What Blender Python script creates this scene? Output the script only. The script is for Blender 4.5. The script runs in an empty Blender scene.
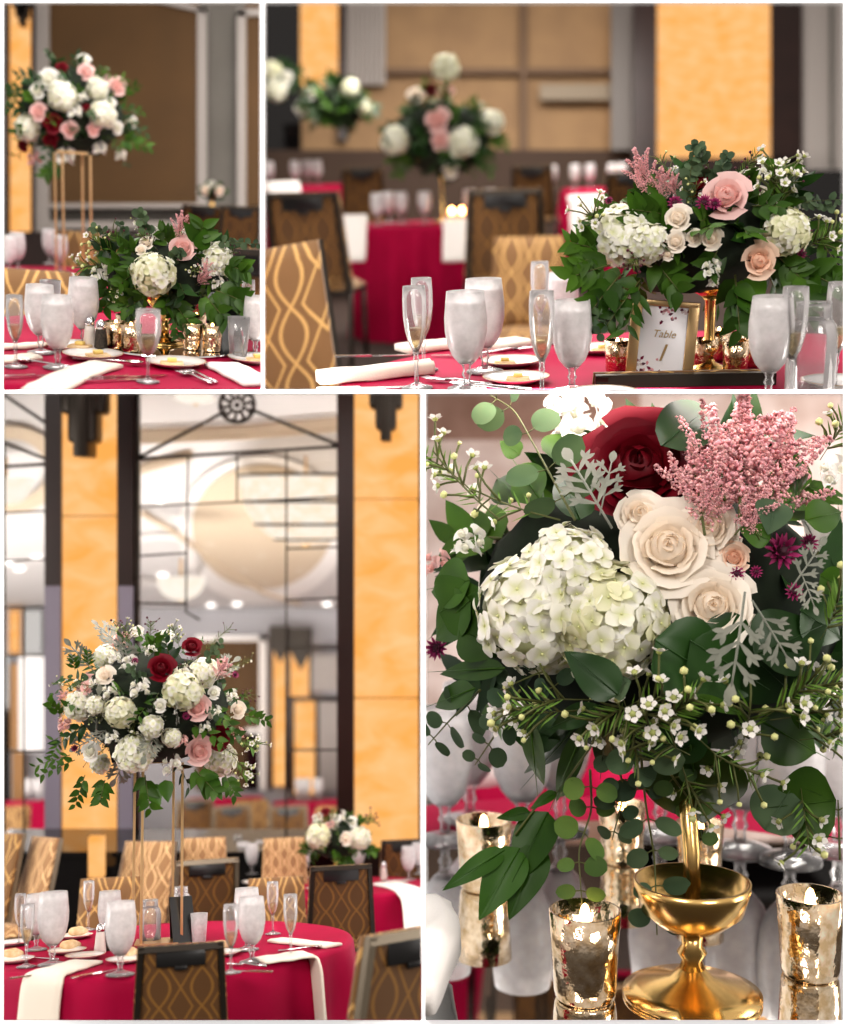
import bpy, bmesh, math, random
import numpy as np
from mathutils import Matrix, Vector
PI = math.pi
C = bpy.context.scene.collection
# ---------------------------------------------------------------- camera
F, CX, CY = 1200.0, 423.5, 512.0
EYE = Vector((0, 0, 4.2))
FOCUS = 3.0
cam = bpy.data.objects.new('camera', bpy.data.cameras.new('camera'))
C.objects.link(cam)
cam.location = EYE
cam.rotation_euler = (PI / 2, 0, 0)
cam.data.sensor_fit = 'HORIZONTAL'
cam.data.sensor_width = 36
cam.data.lens = 36 * F / 847
cam.data.clip_start, cam.data.clip_end = 0.05, 100
cam.data.dof.use_dof = True
cam.data.dof.focus_distance = FOCUS
cam.data.dof.aperture_fstop = (cam.data.lens / 1000) / 0.030
cam.data.dof.aperture_blades = 0
bpy.context.scene.camera = cam

def srgb(h):
    h = h.lstrip('#')
    o = []
    for i in (0, 2, 4):
        x = int(h[i:i + 2], 16) / 255
        o.append(x / 12.92 if x <= 0.04045 else ((x + 0.055) / 1.055) ** 2.4)
    return tuple(o)

# ---------------------------------------------------------------- the four rooms of the display case
ALL = []          # (top-level object, diorama)
class Diorama:
    """A room built at its own model scale: local metres, y away from the viewer, z up."""
    def __init__(s, rect, horizon, scale):
        s.rect, s.scale = rect, scale
        cx = (rect[0] + rect[2]) / 2
        Y = Vector(((cx - CX) / F, 1, (CY - horizon) / F)).normalized()
        X = Vector((1, -(cx - CX) / F, 0)).normalized()
        Z = X.cross(Y)
        R = Matrix((X, Y, Z)).transposed()
        s.M = Matrix.Translation(EYE) @ R.to_4x4() @ Matrix.Scale(scale, 4)
        s.Mi = s.M.inverted()
    def d(s, px, py):
        return Vector(((px - CX) / F, 1, (CY - py) / F))
    def at(s, px, py, k):
        """the local point seen at (px, py) where one local metre spans k pixels"""
        return s.Mi @ (EYE + s.d(px, py) * (F * s.scale / k))
    def on(s, px, py, z):
        """the local point seen at (px, py) on the level z"""
        r = s.Mi.to_3x3() @ s.d(px, py)
        return r * (z / r.z)
    def onk(s, px, z, k):
        """the local point of height z in column px where one local metre spans k pixels"""
        a, b = s.at(px, 0, k), s.at(px, 1000, k)
        return a + (b - a) * ((z - a.z) / (b.z - a.z))
    def k(s, p):
        return F * s.scale / ((s.M @ Vector(p)) - EYE).y

A = Diorama((4, 3, 260.5, 389.5), 141, 0.86)      # low centrepiece room
B = Diorama((264.5, 3, 843, 389.5), 160, 1.2)     # head table room
E = Diorama((4, 393.5, 421, 1020), 765, 0.65)     # tall centrepiece room
G = Diorama((425.5, 393.5, 843, 1020), 485, 2.7)  # close-up room

# ---------------------------------------------------------------- materials
def nt(name):
    m = bpy.data.materials.new(name)
    m.use_nodes = True
    n = m.node_tree
    n.nodes.clear()
    return m, n, n.nodes.new('ShaderNodeOutputMaterial')

def pbr(name, col, rough=0.5, metal=0.0, col2=None, noise=6.0, tint=False, sheen=0, spec=0.5, emit=None, es=0, bump=0, bscale=40, transl=0, coat=0):
    m, n, out = nt(name)
    b = n.nodes.new('ShaderNodeBsdfPrincipled')
    b.inputs['Roughness'].default_value = rough
    b.inputs['Metallic'].default_value = metal
    b.inputs['Specular IOR Level'].default_value = spec
    b.inputs['Sheen Weight'].default_value = sheen
    b.inputs['Coat Weight'].default_value = coat
    if isinstance(col, str): col = srgb(col)
    src = None
    if col2 is not None or bump:
        tc = n.nodes.new('ShaderNodeTexCoord')
        nz = n.nodes.new('ShaderNodeTexNoise')
        nz.inputs['Scale'].default_value = noise
        nz.inputs['Detail'].default_value = 3
        n.links.new(tc.outputs['Object'], nz.inputs['Vector'])
    if col2 is not None:
        if isinstance(col2, str): col2 = srgb(col2)
        mx = n.nodes.new('ShaderNodeMix'); mx.data_type = 'RGBA'
        mx.inputs[6].default_value = (*col, 1); mx.inputs[7].default_value = (*col2, 1)
        mr = n.nodes.new('ShaderNodeMapRange')
        mr.inputs['From Min'].default_value = 0.35; mr.inputs['From Max'].default_value = 0.65
        n.links.new(nz.outputs['Fac'], mr.inputs['Value'])
        n.links.new(mr.outputs['Result'], mx.inputs[0])
        src = mx.outputs[2]
    if tint:
        at = n.nodes.new('ShaderNodeAttribute'); at.attribute_name = 'tint'
        if src is None:
            rg = n.nodes.new('ShaderNodeRGB'); rg.outputs[0].default_value = (*col, 1); src = rg.outputs[0]
        mu = n.nodes.new('ShaderNodeMix'); mu.data_type = 'RGBA'; mu.blend_type = 'MULTIPLY'
        mu.inputs[0].default_value = 1
        n.links.new(src, mu.inputs[6]); n.links.new(at.outputs['Color'], mu.inputs[7])
        src = mu.outputs[2]
    if src is not None: n.links.new(src, b.inputs['Base Color'])
    else: b.inputs['Base Color'].default_value = (*col, 1)
    if emit is not None:
        if isinstance(emit, str): emit = srgb(emit)
        b.inputs['Emission Color'].default_value = (*emit, 1)
        b.inputs['Emission Strength'].default_value = es
    if bump:
        nb = n.nodes.new('ShaderNodeTexNoise'); nb.inputs['Scale'].default_value = bscale
        n.links.new(tc.outputs['Object'], nb.inputs['Vector'])
        bp = n.nodes.new('ShaderNodeBump'); bp.inputs['Strength'].default_value = bump
        bp.inputs['Distance'].default_value = 0.01
        n.links.new(nb.outputs['Fac'], bp.inputs['Height']); n.links.new(bp.outputs[0], b.inputs['Normal'])
    sh = b.outputs[0]
    if transl:
        tr = n.nodes.new('ShaderNodeBsdfTranslucent')
        if src is not None: n.links.new(src, tr.inputs['Color'])
        else: tr.inputs['Color'].default_value = (*col, 1)
        ms = n.nodes.new('ShaderNodeMixShader'); ms.inputs[0].default_value = transl
        n.links.new(sh, ms.inputs[1]); n.links.new(tr.outputs[0], ms.inputs[2]); sh = ms.outputs[0]
    n.links.new(sh, out.inputs[0])
    return m

def glass(name, col=(1, 1, 1), body=0.0, body_col=(0.9, 0.9, 0.9), rough=0.03, facing=0.25, gl=1.0, edge=0.45):
    """thin glass: a coat part reflecting, part painted white at grazing angles over a clear or frosted body"""
    m, n, out = nt(name)
    tp = n.nodes.new('ShaderNodeBsdfTransparent'); tp.inputs[0].default_value = (*col, 1)
    g = n.nodes.new('ShaderNodeBsdfGlossy'); g.inputs['Roughness'].default_value = rough
    g.inputs[0].default_value = (gl, gl, gl, 1)
    lw = n.nodes.new('ShaderNodeLayerWeight'); lw.inputs[0].default_value = facing
    base = tp.outputs[0]
    if body:
        df = n.nodes.new('ShaderNodeBsdfDiffuse'); df.inputs[0].default_value = (*body_col, 1)
        tl = n.nodes.new('ShaderNodeBsdfTranslucent'); tl.inputs[0].default_value = (*body_col, 1)
        a = n.nodes.new('ShaderNodeAddShader')
        m0 = n.nodes.new('ShaderNodeMixShader'); m0.inputs[0].default_value = 0.3
        n.links.new(df.outputs[0], m0.inputs[1]); n.links.new(tl.outputs[0], m0.inputs[2])
        tc = n.nodes.new('ShaderNodeTexCoord'); nz = n.nodes.new('ShaderNodeTexNoise'); nz.inputs['Scale'].default_value = 60
        n.links.new(tc.outputs['Object'], nz.inputs['Vector'])
        mr = n.nodes.new('ShaderNodeMapRange'); mr.inputs['From Min'].default_value = 0.3; mr.inputs['From Max'].default_value = 0.7
        mr.inputs['To Min'].default_value = body * 0.88; mr.inputs['To Max'].default_value = min(1, body * 1.12)
        n.links.new(nz.outputs['Fac'], mr.inputs['Value'])
        m1 = n.nodes.new('ShaderNodeMixShader')
        n.links.new(mr.outputs[0], m1.inputs[0]); n.links.new(tp.outputs[0], m1.inputs[1]); n.links.new(m0.outputs[0], m1.inputs[2])
        base = m1.outputs[0]
    mx = n.nodes.new('ShaderNodeMixShader')
    wd = n.nodes.new('ShaderNodeBsdfDiffuse'); wd.inputs[0].default_value = (1, .97, .97, 1)  # white edge colour stands in for bright rim highlights
    me_ = n.nodes.new('ShaderNodeMixShader'); me_.inputs[0].default_value = edge
    n.links.new(g.outputs[0], me_.inputs[1]); n.links.new(wd.outputs[0], me_.inputs[2])
    n.links.new(lw.outputs['Fresnel'], mx.inputs[0]); n.links.new(base, mx.inputs[1]); n.links.new(me_.outputs[0], mx.inputs[2])
    n.links.new(mx.outputs[0], out.inputs[0])
    return m

def glow(name, col, strength, col2=None, scale=2.0):
    m, n, out = nt(name)
    e = n.nodes.new('ShaderNodeEmission'); e.inputs[1].default_value = strength
    if isinstance(col, str): col = srgb(col)
    e.inputs[0].default_value = (*col, 1)
    if col2:
        if isinstance(col2, str): col2 = srgb(col2)
        tc = n.nodes.new('ShaderNodeTexCoord')
        mp = n.nodes.new('ShaderNodeMapping'); mp.inputs['Scale'].default_value = (1, 1, 1.9)
        nz = n.nodes.new('ShaderNodeTexNoise'); nz.inputs['Scale'].default_value = scale; nz.inputs['Detail'].default_value = 4
        nz.inputs['Distortion'].default_value = 0.6
        mr = n.nodes.new('ShaderNodeMapRange'); mr.inputs['From Min'].default_value = 0.3; mr.inputs['From Max'].default_value = 0.7
        mx = n.nodes.new('ShaderNodeMix'); mx.data_type = 'RGBA'
        mx.inputs[6].default_value = (*col, 1); mx.inputs[7].default_value = (*col2, 1)
        n.links.new(tc.outputs['Object'], mp.inputs[0]); n.links.new(mp.outputs[0], nz.inputs['Vector'])
        n.links.new(nz.outputs['Fac'], mr.inputs['Value']); n.links.new(mr.outputs[0], mx.inputs[0])
        n.links.new(mx.outputs[2], e.inputs[0])
    n.links.new(e.outputs[0], out.inputs[0])
    return m

def lattice(name, ground, line, pitch=0.15, w=0.05):
    """woven fabric: interlaced ogee and diamond lines on a plain ground"""
    m, n, out = nt(name)
    b = n.nodes.new('ShaderNodeBsdfPrincipled'); b.inputs['Roughness'].default_value = 0.7
    b.inputs['Sheen Weight'].default_value = 0.15
    tc = n.nodes.new('ShaderNodeTexCoord'); sp = n.nodes.new('ShaderNodeSeparateXYZ')
    n.links.new(tc.outputs['Object'], sp.inputs[0])
    def math_(op, a, c=None):
        q = n.nodes.new('ShaderNodeMath'); q.operation = op
        for i, x in enumerate((a, c)):
            if x is None: continue
            if isinstance(x, (int, float)): q.inputs[i].default_value = x
            else: n.links.new(x, q.inputs[i])
        return q.outputs[0]
    u = math_('DIVIDE', sp.outputs[0], pitch)
    v = math_('DIVIDE', math_('ADD', sp.outputs[1], sp.outputs[2]), pitch * 1.4)
    sn = math_('SINE', math_('MULTIPLY', v, 2 * PI))
    tri = math_('SUBTRACT', math_('MULTIPLY', math_('PINGPONG', math_('MULTIPLY', v, 2.0), 1.0), 2.0), 1.0)
    lines = []
    for sg, wv, amp, off, ww in ((1, sn, .25, 0, w), (-1, sn, .25, 0, w), (1, tri, .28, .5, w * .8), (-1, tri, .28, .5, w * .8)):
        x = math_('FRACT', math_('ADD', math_('ADD', u, off), math_('MULTIPLY', wv, sg * amp)))
        dd = math_('ABSOLUTE', math_('SUBTRACT', x, 0.5))
        lines.append(math_('LESS_THAN', dd, ww))
    mxv = lines[0]
    for l in lines[1:]: mxv = math_('MAXIMUM', mxv, l)
    mx = n.nodes.new('ShaderNodeMix'); mx.data_type = 'RGBA'
    mx.inputs[6].default_value = (*srgb(ground), 1); mx.inputs[7].default_value = (*srgb(line), 1)
    n.links.new(mxv, mx.inputs[0]); n.links.new(mx.outputs[2], b.inputs['Base Color'])
    n.links.new(b.outputs[0], out.inputs[0])
    return m

# ---------------------------------------------------------------- mesh building
class MB:
    def __init__(s): s.V, s.F, s.I, s.T, s.n = [], [], [], [], 0
    def add(s, v, f, mat=0, col=(1, 1, 1)):
        v = np.asarray(v, float).reshape(-1, 3)
        f = f.tolist() if isinstance(f, np.ndarray) else f
        k = s.n
        s.V.append(v); s.F += [[i + k for i in q] for q in f]; s.I += [mat] * len(f)
        c = np.asarray(col, float)
        s.T.append(np.broadcast_to(c, (len(v), 3)) if c.ndim == 1 else c)
        s.n += len(v)
        return s
    def build(s, name, mats, parent=None, loc=None, smooth=True, sharp=None):
        me = bpy.data.meshes.new(name)
        V = np.concatenate(s.V)
        if loc is not None: V = V - np.array(loc)
        me.from_pydata(V.tolist(), [], s.F)
        if not isinstance(mats, (list, tuple)): mats = [mats]
        for m in mats: me.materials.append(m)
        me.polygons.foreach_set('material_index', s.I)
        me.polygons.foreach_set('use_smooth', [smooth] * len(s.F))
        T = np.concatenate(s.T)
        if 1:
            a = me.attributes.new('tint', 'FLOAT_COLOR', 'POINT')
            a.data.foreach_set('color', np.concatenate([T, np.ones((len(T), 1))], 1).ravel())
        if sharp: me.set_sharp_from_angle(angle=math.radians(sharp))
        me.update()
        o = bpy.data.objects.new(name, me)
        C.objects.link(o)
        if parent is not None: o.parent = parent
        return o

_g = {}
def gridf(nu, nv, closed=False):
    key = (nu, nv, closed)
    if key not in _g:
        f = []
        for i in range(nu):
            for j in range(nv if not closed else nv):
                a, b = i * (nv + (0 if closed else 1)) + j, i * (nv + (0 if closed else 1)) + ((j + 1) % nv if closed else j + 1)
                w = nv if closed else nv + 1
                f.append((a, b, b + w, a + w))
        _g[key] = f
    return _g[key]

def lathe(mb, prof, seg=24, mat=0, c=(0, 0, 0), col=(1, 1, 1), cap=True):
    """prof: (radius, z) pairs, bottom to top"""
    th = np.linspace(0, 2 * PI, seg, endpoint=False)
    P = np.array(prof, float)
    v = np.stack([np.outer(P[:, 0], np.cos(th)), np.outer(P[:, 0], np.sin(th)), np.repeat(P[:, 1:2], seg, 1)], -1).reshape(-1, 3) + np.array(c)
    f = list(gridf(len(P) - 1, seg, True))
    if cap:
        if P[0, 0] > 1e-6: f.append(tuple(range(seg))[::-1])
        if P[-1, 0] > 1e-6: f.append(tuple((len(P) - 1) * seg + i for i in range(seg)))
    return mb.add(v, f, mat, col)

def box(mb, x0, y0, z0, x1, y1, z1, mat=0, bev=0):
    if bev:
        bm = bmesh.new(); bmesh.ops.create_cube(bm, size=1)
        for q in bm.verts: q.co = ((q.co.x + .5) * (x1 - x0) + x0, (q.co.y + .5) * (y1 - y0) + y0, (q.co.z + .5) * (z1 - z0) + z0)
        bmesh.ops.bevel(bm, geom=bm.edges[:], offset=bev, segments=2, affect='EDGES', profile=0.5)
        bm.verts.index_update()
        v = [tuple(q.co) for q in bm.verts]; f = [tuple(q.index for q in p.verts) for p in bm.faces]; bm.free()
        return mb.add(v, f, mat)
    v = [(x, y, z) for z in (z0, z1) for y in (y0, y1) for x in (x0, x1)]
    return mb.add(v, [(0, 2, 3, 1), (4, 5, 7, 6), (0, 1, 5, 4), (1, 3, 7, 5), (3, 2, 6, 7), (2, 0, 4, 6)], mat)

def nrm(a):
    a = np.asarray(a, float); l = np.linalg.norm(a)
    return a / l if l > 1e-12 else np.array((0, 0, 1.0))

def frame(y, n):
    """columns: side, along y, normal near n"""
    y = nrm(y); x = np.cross(y, n)
    if np.linalg.norm(x) < 1e-4: x = np.cross(y, (0.3, 0.9, 0.4))
    x = nrm(x); z = np.cross(x, y)
    return np.stack([x, y, z], 1)

def tube(mb, path, r, seg=6, mat=0, col=(1, 1, 1)):
    P = np.array(path, float); n = len(P)
    R = np.broadcast_to(np.asarray(r, float), (n,))
    T = np.gradient(P, axis=0)
    ref = np.array((0.17, 0.31, 0.94)); rings = []
    th = np.linspace(0, 2 * PI, seg, endpoint=False)
    for i in range(n):
        fr = frame(T[i], ref); ref = fr[:, 2]
        rings.append(P[i] + R[i] * (np.outer(np.cos(th), fr[:, 0]) + np.outer(np.sin(th), fr[:, 2])))
    f = list(gridf(n - 1, seg, True)) + [tuple(range(seg))[::-1], tuple((n - 1) * seg + i for i in range(seg))]
    return mb.add(np.concatenate(rings), f, mat, col)

def _ico(sub):
    bm = bmesh.new(); bmesh.ops.create_icosphere(bm, subdivisions=sub, radius=1)
    bm.verts.index_update()
    v = np.array([tuple(q.co) for q in bm.verts]); f = [tuple(q.index for q in p.verts) for p in bm.faces]; bm.free()
    return v, f
ICO1, ICO2, ICO3 = _ico(1), _ico(2), _ico(3)
OCT = (np.array([(1, 0, 0), (-1, 0, 0), (0, 1, 0), (0, -1, 0), (0, 0, 1), (0, 0, -1)], float),
       [(0, 2, 4), (2, 1, 4), (1, 3, 4), (3, 0, 4), (2, 0, 5), (1, 2, 5), (3, 1, 5), (0, 3, 5)])
def ball(mb, c, r, ico=ICO1, mat=0, col=(1, 1, 1)):
    return mb.add(ico[0] * np.asarray(r) + np.asarray(c), ico[1], mat, col)

# ---------------------------------------------------------------- things, parts, copies
def props(o, label=None, cat=None, group=None, kind=None):
    for k, v in (('label', label), ('category', cat), ('group', group), ('kind', kind)):
        if v: o[k] = v
    return o
def empty(name, label, cat, group=None):
    o = bpy.data.objects.new(name, None); C.objects.link(o); o.empty_display_size = 0.05
    return props(o, label, cat, group)
def put(o, D, loc, rz=0.0, k=1.0, rot=None):
    M = D.M @ Matrix.Translation(Vector(loc))
    if rot is not None: M = M @ rot
    o.matrix_world = M @ Matrix.Rotation(rz, 4, 'Z') @ Matrix.Scale(k, 4)
    ALL.append((o, D))
    return o
def copy_tree(o, parent=None):
    c = o.copy(); C.objects.link(c)
    if parent is not None: c.parent = parent
    for ch in list(o.children): copy_tree(ch, c)
    return c
_first = {}
def make(key, builder, label, cat, group=None):
    """the first of a kind is built, the next ones are copies with their own label"""
    if key not in _first:
        o = builder(); _first[key] = o
    else:
        o = copy_tree(_first[key])
        if 'group' in o: del o['group']
    return props(o, label, cat, group)

def wpoint(px, py, depth): return EYE + Vector(((px - CX) / F, 1, (CY - py) / F)) * depth
def slab(mb, x0, y0, x1, y1, depth, t=0.03, mat=0):
    """an upright box whose front face spans the given sight lines at that depth"""
    a, b = wpoint(x0, y1, depth), wpoint(x1, y0, depth)
    return box(mb, a.x, a.y, a.z, b.x, a.y + t, b.z, mat)
def stand(o, D):
    """world-built object: move its origin to its base and register it"""
    me = o.data
    V = np.empty(len(me.vertices) * 3); me.vertices.foreach_get('co', V); V = V.reshape(-1, 3)
    c = Vector(((V[:, 0].min() + V[:, 0].max()) / 2, (V[:, 1].min() + V[:, 1].max()) / 2, V[:, 2].min()))
    me.transform(Matrix.Translation(-c)); o.location = c
    ALL.append((o, D))
    return o
def wall(name, rects, mat, D, kind='structure', label=None, cat=None, group=None):
    mb = MB()
    for r in rects: slab(mb, *r)
    o = stand(mb.build(name, mat, smooth=False), D)
    return props(o, label, cat, group, kind)

def clip_all():
    """the rooms are cut flush with the case: everything beyond a compartment's sides is removed"""
    bpy.context.view_layer.update()
    def leaves(o):
        yield o
        for c in o.children: yield from leaves(c)
    dead = []
    for root, D in ALL:
        x0, y0, x1, y1 = D.rect
        pl = [((-1, (x0 - CX) / F, 0)), ((1, -(x1 - CX) / F, 0)), ((0, -(CY - y0) / F, 1)), ((0, (CY - y1) / F, -1))]
        pl = [Vector(p).normalized() for p in pl]
        for o in list(leaves(root)):
            if o.type == 'FONT' and o is not root: continue
            if o.type != 'MESH': continue
            me = o.data; n = len(me.vertices)
            V = np.empty(n * 3); me.vertices.foreach_get('co', V); V = V.reshape(-1, 3)
            Mw = o.matrix_world; Mn = np.array(Mw)
            Wd = V @ Mn[:3, :3].T + Mn[:3, 3] - np.array(EYE)
            need = []; gone = False
            for p in pl:
                d = Wd @ np.array(p)
                if d.min() > 0.0005: gone = True
                elif d.max() > 0.0005: need.append(p)
            if gone: dead.append(o); continue
            if not need: continue
            if me.users > 1: o.data = me = me.copy()
            bm = bmesh.new(); bm.from_mesh(me)
            Li = Mw.inverted(); N = Mw.to_3x3().transposed()
            for p in need:
                bmesh.ops.bisect_plane(bm, geom=bm.verts[:] + bm.edges[:] + bm.faces[:], dist=1e-6, plane_co=Li @ EYE, plane_no=(N @ p).normalized(), clear_outer=True)
            if not bm.faces: dead.append(o)
            bm.to_mesh(me); bm.free()
    gone = set()
    for o in dead:
        keep = [c for c in o.children if c not in dead]
        if keep and o.parent is not None:            # a part cut away whose sub-parts remain
            for c in keep:
                c.parent = o.parent
        gone.add(o)
    for o in gone: bpy.data.objects.remove(o)
    again = True
    while again:
        again = False
        for o in list(bpy.context.scene.objects):
            if o.type == 'EMPTY' and not o.children:
                bpy.data.objects.remove(o); again = True
# ---------------------------------------------------------------- flower and leaf materials
M = {}
M['petal'] = pbr('petal', (1, 1, 1), 0.55, tint=True, transl=0.25)
M['red_petal'] = pbr('red_petal', (1, 1, 1), 0.5, tint=True, spec=.2)
M['leaf'] = pbr('leaf', (0.06, 0.13, 0.014), 0.4, col2=(0.026, 0.068, 0.008), spec=.22, noise=9, tint=True, transl=0.15)
M['dark_leaf'] = pbr('dark_leaf', (0.024, 0.066, 0.012), 0.34, col2=(0.009, 0.03, 0.007), spec=.3, noise=9, tint=True)
M['euc'] = pbr('eucalyptus', (0.1, 0.145, 0.075), 0.65, col2=(0.05, 0.085, 0.05), spec=.2, noise=11, tint=True, transl=0.15)
M['dusty'] = pbr('silver_leaf', (0.27, 0.27, 0.225), 0.85, col2=(0.17, 0.18, 0.145), noise=30, tint=True, sheen=0.4)
M['stem'] = pbr('stem', (0.09, 0.1, 0.025), 0.6, tint=True)
M['bud'] = pbr('bud', (0.6, 0.6, 0.33), 0.5, tint=True)
M['pink'] = pbr('plume', (0.78, 0.45, 0.46), 0.9, tint=True, transl=0.2)
M['plum'] = pbr('plum_flower', (0.085, 0.008, 0.03), 0.6, tint=True)
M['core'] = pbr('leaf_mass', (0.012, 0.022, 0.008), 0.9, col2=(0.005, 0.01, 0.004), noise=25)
CREAM_I, CREAM_O = (0.93, 0.77, 0.6), (0.92, 0.84, 0.74)
BLUSH_I, BLUSH_O = (0.8, 0.38, 0.33), (0.86, 0.58, 0.55)
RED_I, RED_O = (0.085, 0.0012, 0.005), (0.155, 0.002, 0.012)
WHITE_I, WHITE_O = (0.78, 0.76, 0.56), (0.89, 0.87, 0.825)

def leaf_t(L, W, shape='ovate', curl=0.2, fold=0.15, nu=6, nv=4, wave=0.0):
    u = np.linspace(0, 1, nu + 1); v = np.linspace(-1, 1, nv + 1)
    if shape == 'round': w = np.sqrt(np.clip(1 - (2 * u - 1) ** 2, 0.004, 1))
    elif shape == 'lance': w = np.sin(PI * u ** 0.8) ** 1.1 + 0.02
    elif shape == 'petal': w = np.clip(np.sqrt(np.clip(1 - (1.75 * u - 0.75) ** 2, 0.004, 1)), 0.12, 1) * (0.3 + 0.7 * np.minimum(1, u * 2.2))
    else: w = np.sin(PI * u ** 0.68) ** 0.85 * (1 - 0.25 * u) * 1.15 + 0.015
    U, Vv = np.meshgrid(u, v, indexing='ij'); w = w[:, None]
    x = W / 2 * w * Vv
    z = fold * np.abs(Vv) * w * W * 0.5 - curl * L * U ** 2 + wave * W * np.sin(U * 9 + Vv * 2) * np.abs(Vv)
    return np.stack([x, L * U, z], -1).reshape(-1, 3), gridf(nu, nv)

def place_leaf(mb, base, d, n, L, W, shape='ovate', curl=0.2, fold=0.15, nu=6, nv=4, mat=0, tint=(1, 1, 1), wave=0.0):
    v, f = leaf_t(L, W, shape, curl, fold, nu, nv, wave)
    return mb.add(v @ frame(d, n).T + np.array(base), f, mat, tint)

def rose(mb, c, axis, R, cin, cout, seed=0, n=26, nu=7, nv=6, mat=0, op=1.0):
    rng = random.Random(seed)
    c = np.array(c, float); z = nrm(axis); fr = frame(np.cross(z, (0.31, 0.2, 0.9)), z)   # cols x, y, normal
    fr = np.stack([fr[:, 0], fr[:, 1], z], 1)
    cin, cout = np.array(cin), np.array(cout)
    u = np.linspace(-1, 1, nu + 1); v = np.linspace(0, 1, nv + 1)
    V_, U_ = np.meshgrid(v, u, indexing='ij')
    K = 0.86 * R
    for i in range(n):
        t = i / (n - 1)
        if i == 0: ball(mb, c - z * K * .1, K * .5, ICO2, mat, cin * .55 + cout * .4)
        ph0 = i * 2.39996 + rng.uniform(-.25, .25)
        w = 1.5 + (0.82 - 1.5) * t ** 0.6
        rb = K * (0.06 + 0.66 * t ** 0.85)
        lean = K * 0.5 * op * t ** 1.7
        top = K * (0.62 - 0.5 * t ** 1.3 + rng.uniform(-.05, .05))
        bot = -K * 0.75
        ph = ph0 + U_ * w * (0.5 + 0.5 * np.sin(PI / 2 * V_))
        roll = np.clip((V_ - 0.72) / 0.28, 0, 1) ** 2
        rad = rb * (0.35 + 0.65 * np.sin(PI / 2 * V_)) + lean * V_ ** 2.4 + K * 0.11 * t * roll - K * 0.05 * (U_ * V_) ** 2 * (1 - t)
        rad = rad + K * 0.025 * np.sin(4 * U_ + i * 1.7) * V_ + K * 0.03 * t * np.sin(9 * U_ + i) * roll
        zz = bot + (top - bot) * V_ * (1 - 0.16 * U_ ** 2 * V_) - K * 0.16 * t * roll
        if t < .4: rad = rad * (1 - .6 * (1 - t / .4) * V_ ** 2)
        P = np.stack([rad * np.cos(ph), rad * np.sin(ph), zz], -1).reshape(-1, 3)
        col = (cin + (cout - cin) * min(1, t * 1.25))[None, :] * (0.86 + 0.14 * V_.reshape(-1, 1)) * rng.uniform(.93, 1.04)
        mb.add(P @ fr.T + c, gridf(nv, nu), mat, col)
    return mb

def hydrangea(mb, c, axis, R, seed=0, nf=70, hi=0, green=0.3, mat=0, squash=(1, 1, 1), lo=-0.3):
    rng = random.Random(seed); c = np.array(c, float); axis = nrm(axis)
    nu, nv = (5, 4) if hi else (3, 2)
    v, f = ICO2; mb.add(v * R * .86 * np.array(squash) + c, f, mat, np.array((.66, .68, .42)) * (1 - .3 * green))
    ls = R * 5.4 / math.sqrt(nf)
    for i in range(nf):
        y = 1 - 2 * (i + .5) / nf; r = math.sqrt(1 - y * y); a = i * 2.39996
        p = np.array((r * math.cos(a), r * math.sin(a), y)) + np.array([rng.uniform(-.12, .12) for _ in range(3)]); p = nrm(p)
        if p @ axis < lo: continue
        pos = c + R * p * np.array(squash) * rng.uniform(.83, .98)
        n = nrm(p + np.array([rng.uniform(-.3, .3) for _ in range(3)]))
        t0 = frame(np.cross(n, (0.2, 0.5, 0.8)), n)
        rot = rng.uniform(0, PI); g = rng.uniform(0, green)
        tip = np.array(WHITE_O) * rng.uniform(.92, 1.05) * (1 - 0.25 * g) * np.array((1.0, 1, 1 - .6 * g))
        cen = np.array((0.72, 0.74, 0.40)) * (1 - 0.3 * g)
        for k in range(4):
            b = rot + k * PI / 2 + rng.uniform(-.12, .12)
            d = math.cos(b) * t0[:, 0] + math.sin(b) * t0[:, 1]
            L = ls * rng.uniform(.42, .56)
            v, f = leaf_t(L, L * 1.12, 'petal', rng.uniform(.0, .5), rng.uniform(-.1, .3), nu, nv)
            uu = np.clip(v[:, 1:2] / L * 1.7, 0, 1)
            mb.add(v @ frame(d + n * .28, n).T + pos, f, mat, cen + (tip - cen) * uu)
        if hi: ball(mb, pos + n * ls * .03, ls * .05, ICO1, mat, (0.75, 0.75, 0.4))
    return mb

def stock(mb, c, axis, R, seed=0, n=7, mat=0, cin=WHITE_I, cout=WHITE_O, m=7):
    rng = random.Random(seed); c = np.array(c, float); axis = nrm(axis)
    fr = frame(axis, (0.3, 0.2, 0.9))
    for i in range(n):
        a = i * 2.4; h = (i / n - .5) * 1.7
        off = fr[:, 0] * math.cos(a) * .55 + fr[:, 2] * math.sin(a) * .55
        rose(mb, c + R * (off + fr[:, 1] * h * .7), nrm(off + axis * .4), R * .42, cin, cout, seed + i, n=m, nu=4, nv=3, mat=mat, op=1.3)
    return mb

def scabiosa(mb, c, axis, R, seed=0, n=40, mat=0, lite=(5.5, 5, 4.5)):
    rng = random.Random(seed); c = np.array(c, float); axis = nrm(axis); t0 = frame(np.cross(axis, (.2, .5, .8)), axis)
    ball(mb, c, R * .6, ICO1, mat, (.6, .5, .6))
    for ring, (el, L) in enumerate(((.1, 1.0), (.45, .95), (.8, .85), (1.15, .75))):
        m = max(5, int(n * (0.4 - .08 * ring)))
        for i in range(m):
            a = 2 * PI * i / m + ring * .3
            d = math.cos(el) * (math.cos(a) * t0[:, 0] + math.sin(a) * t0[:, 1]) + math.sin(el) * axis
            v, f = leaf_t(R * L, R * .26, 'petal', -.1, .2, 3, 2)
            tn = (v[:, 1:2] / (R * L)) ** 2
            mb.add(v @ frame(d, axis + d * .2).T + c, f, mat, np.array((2.2, 1.6, 2.4)) + tn * np.array(lite) * 1.2)
    return mb

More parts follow.
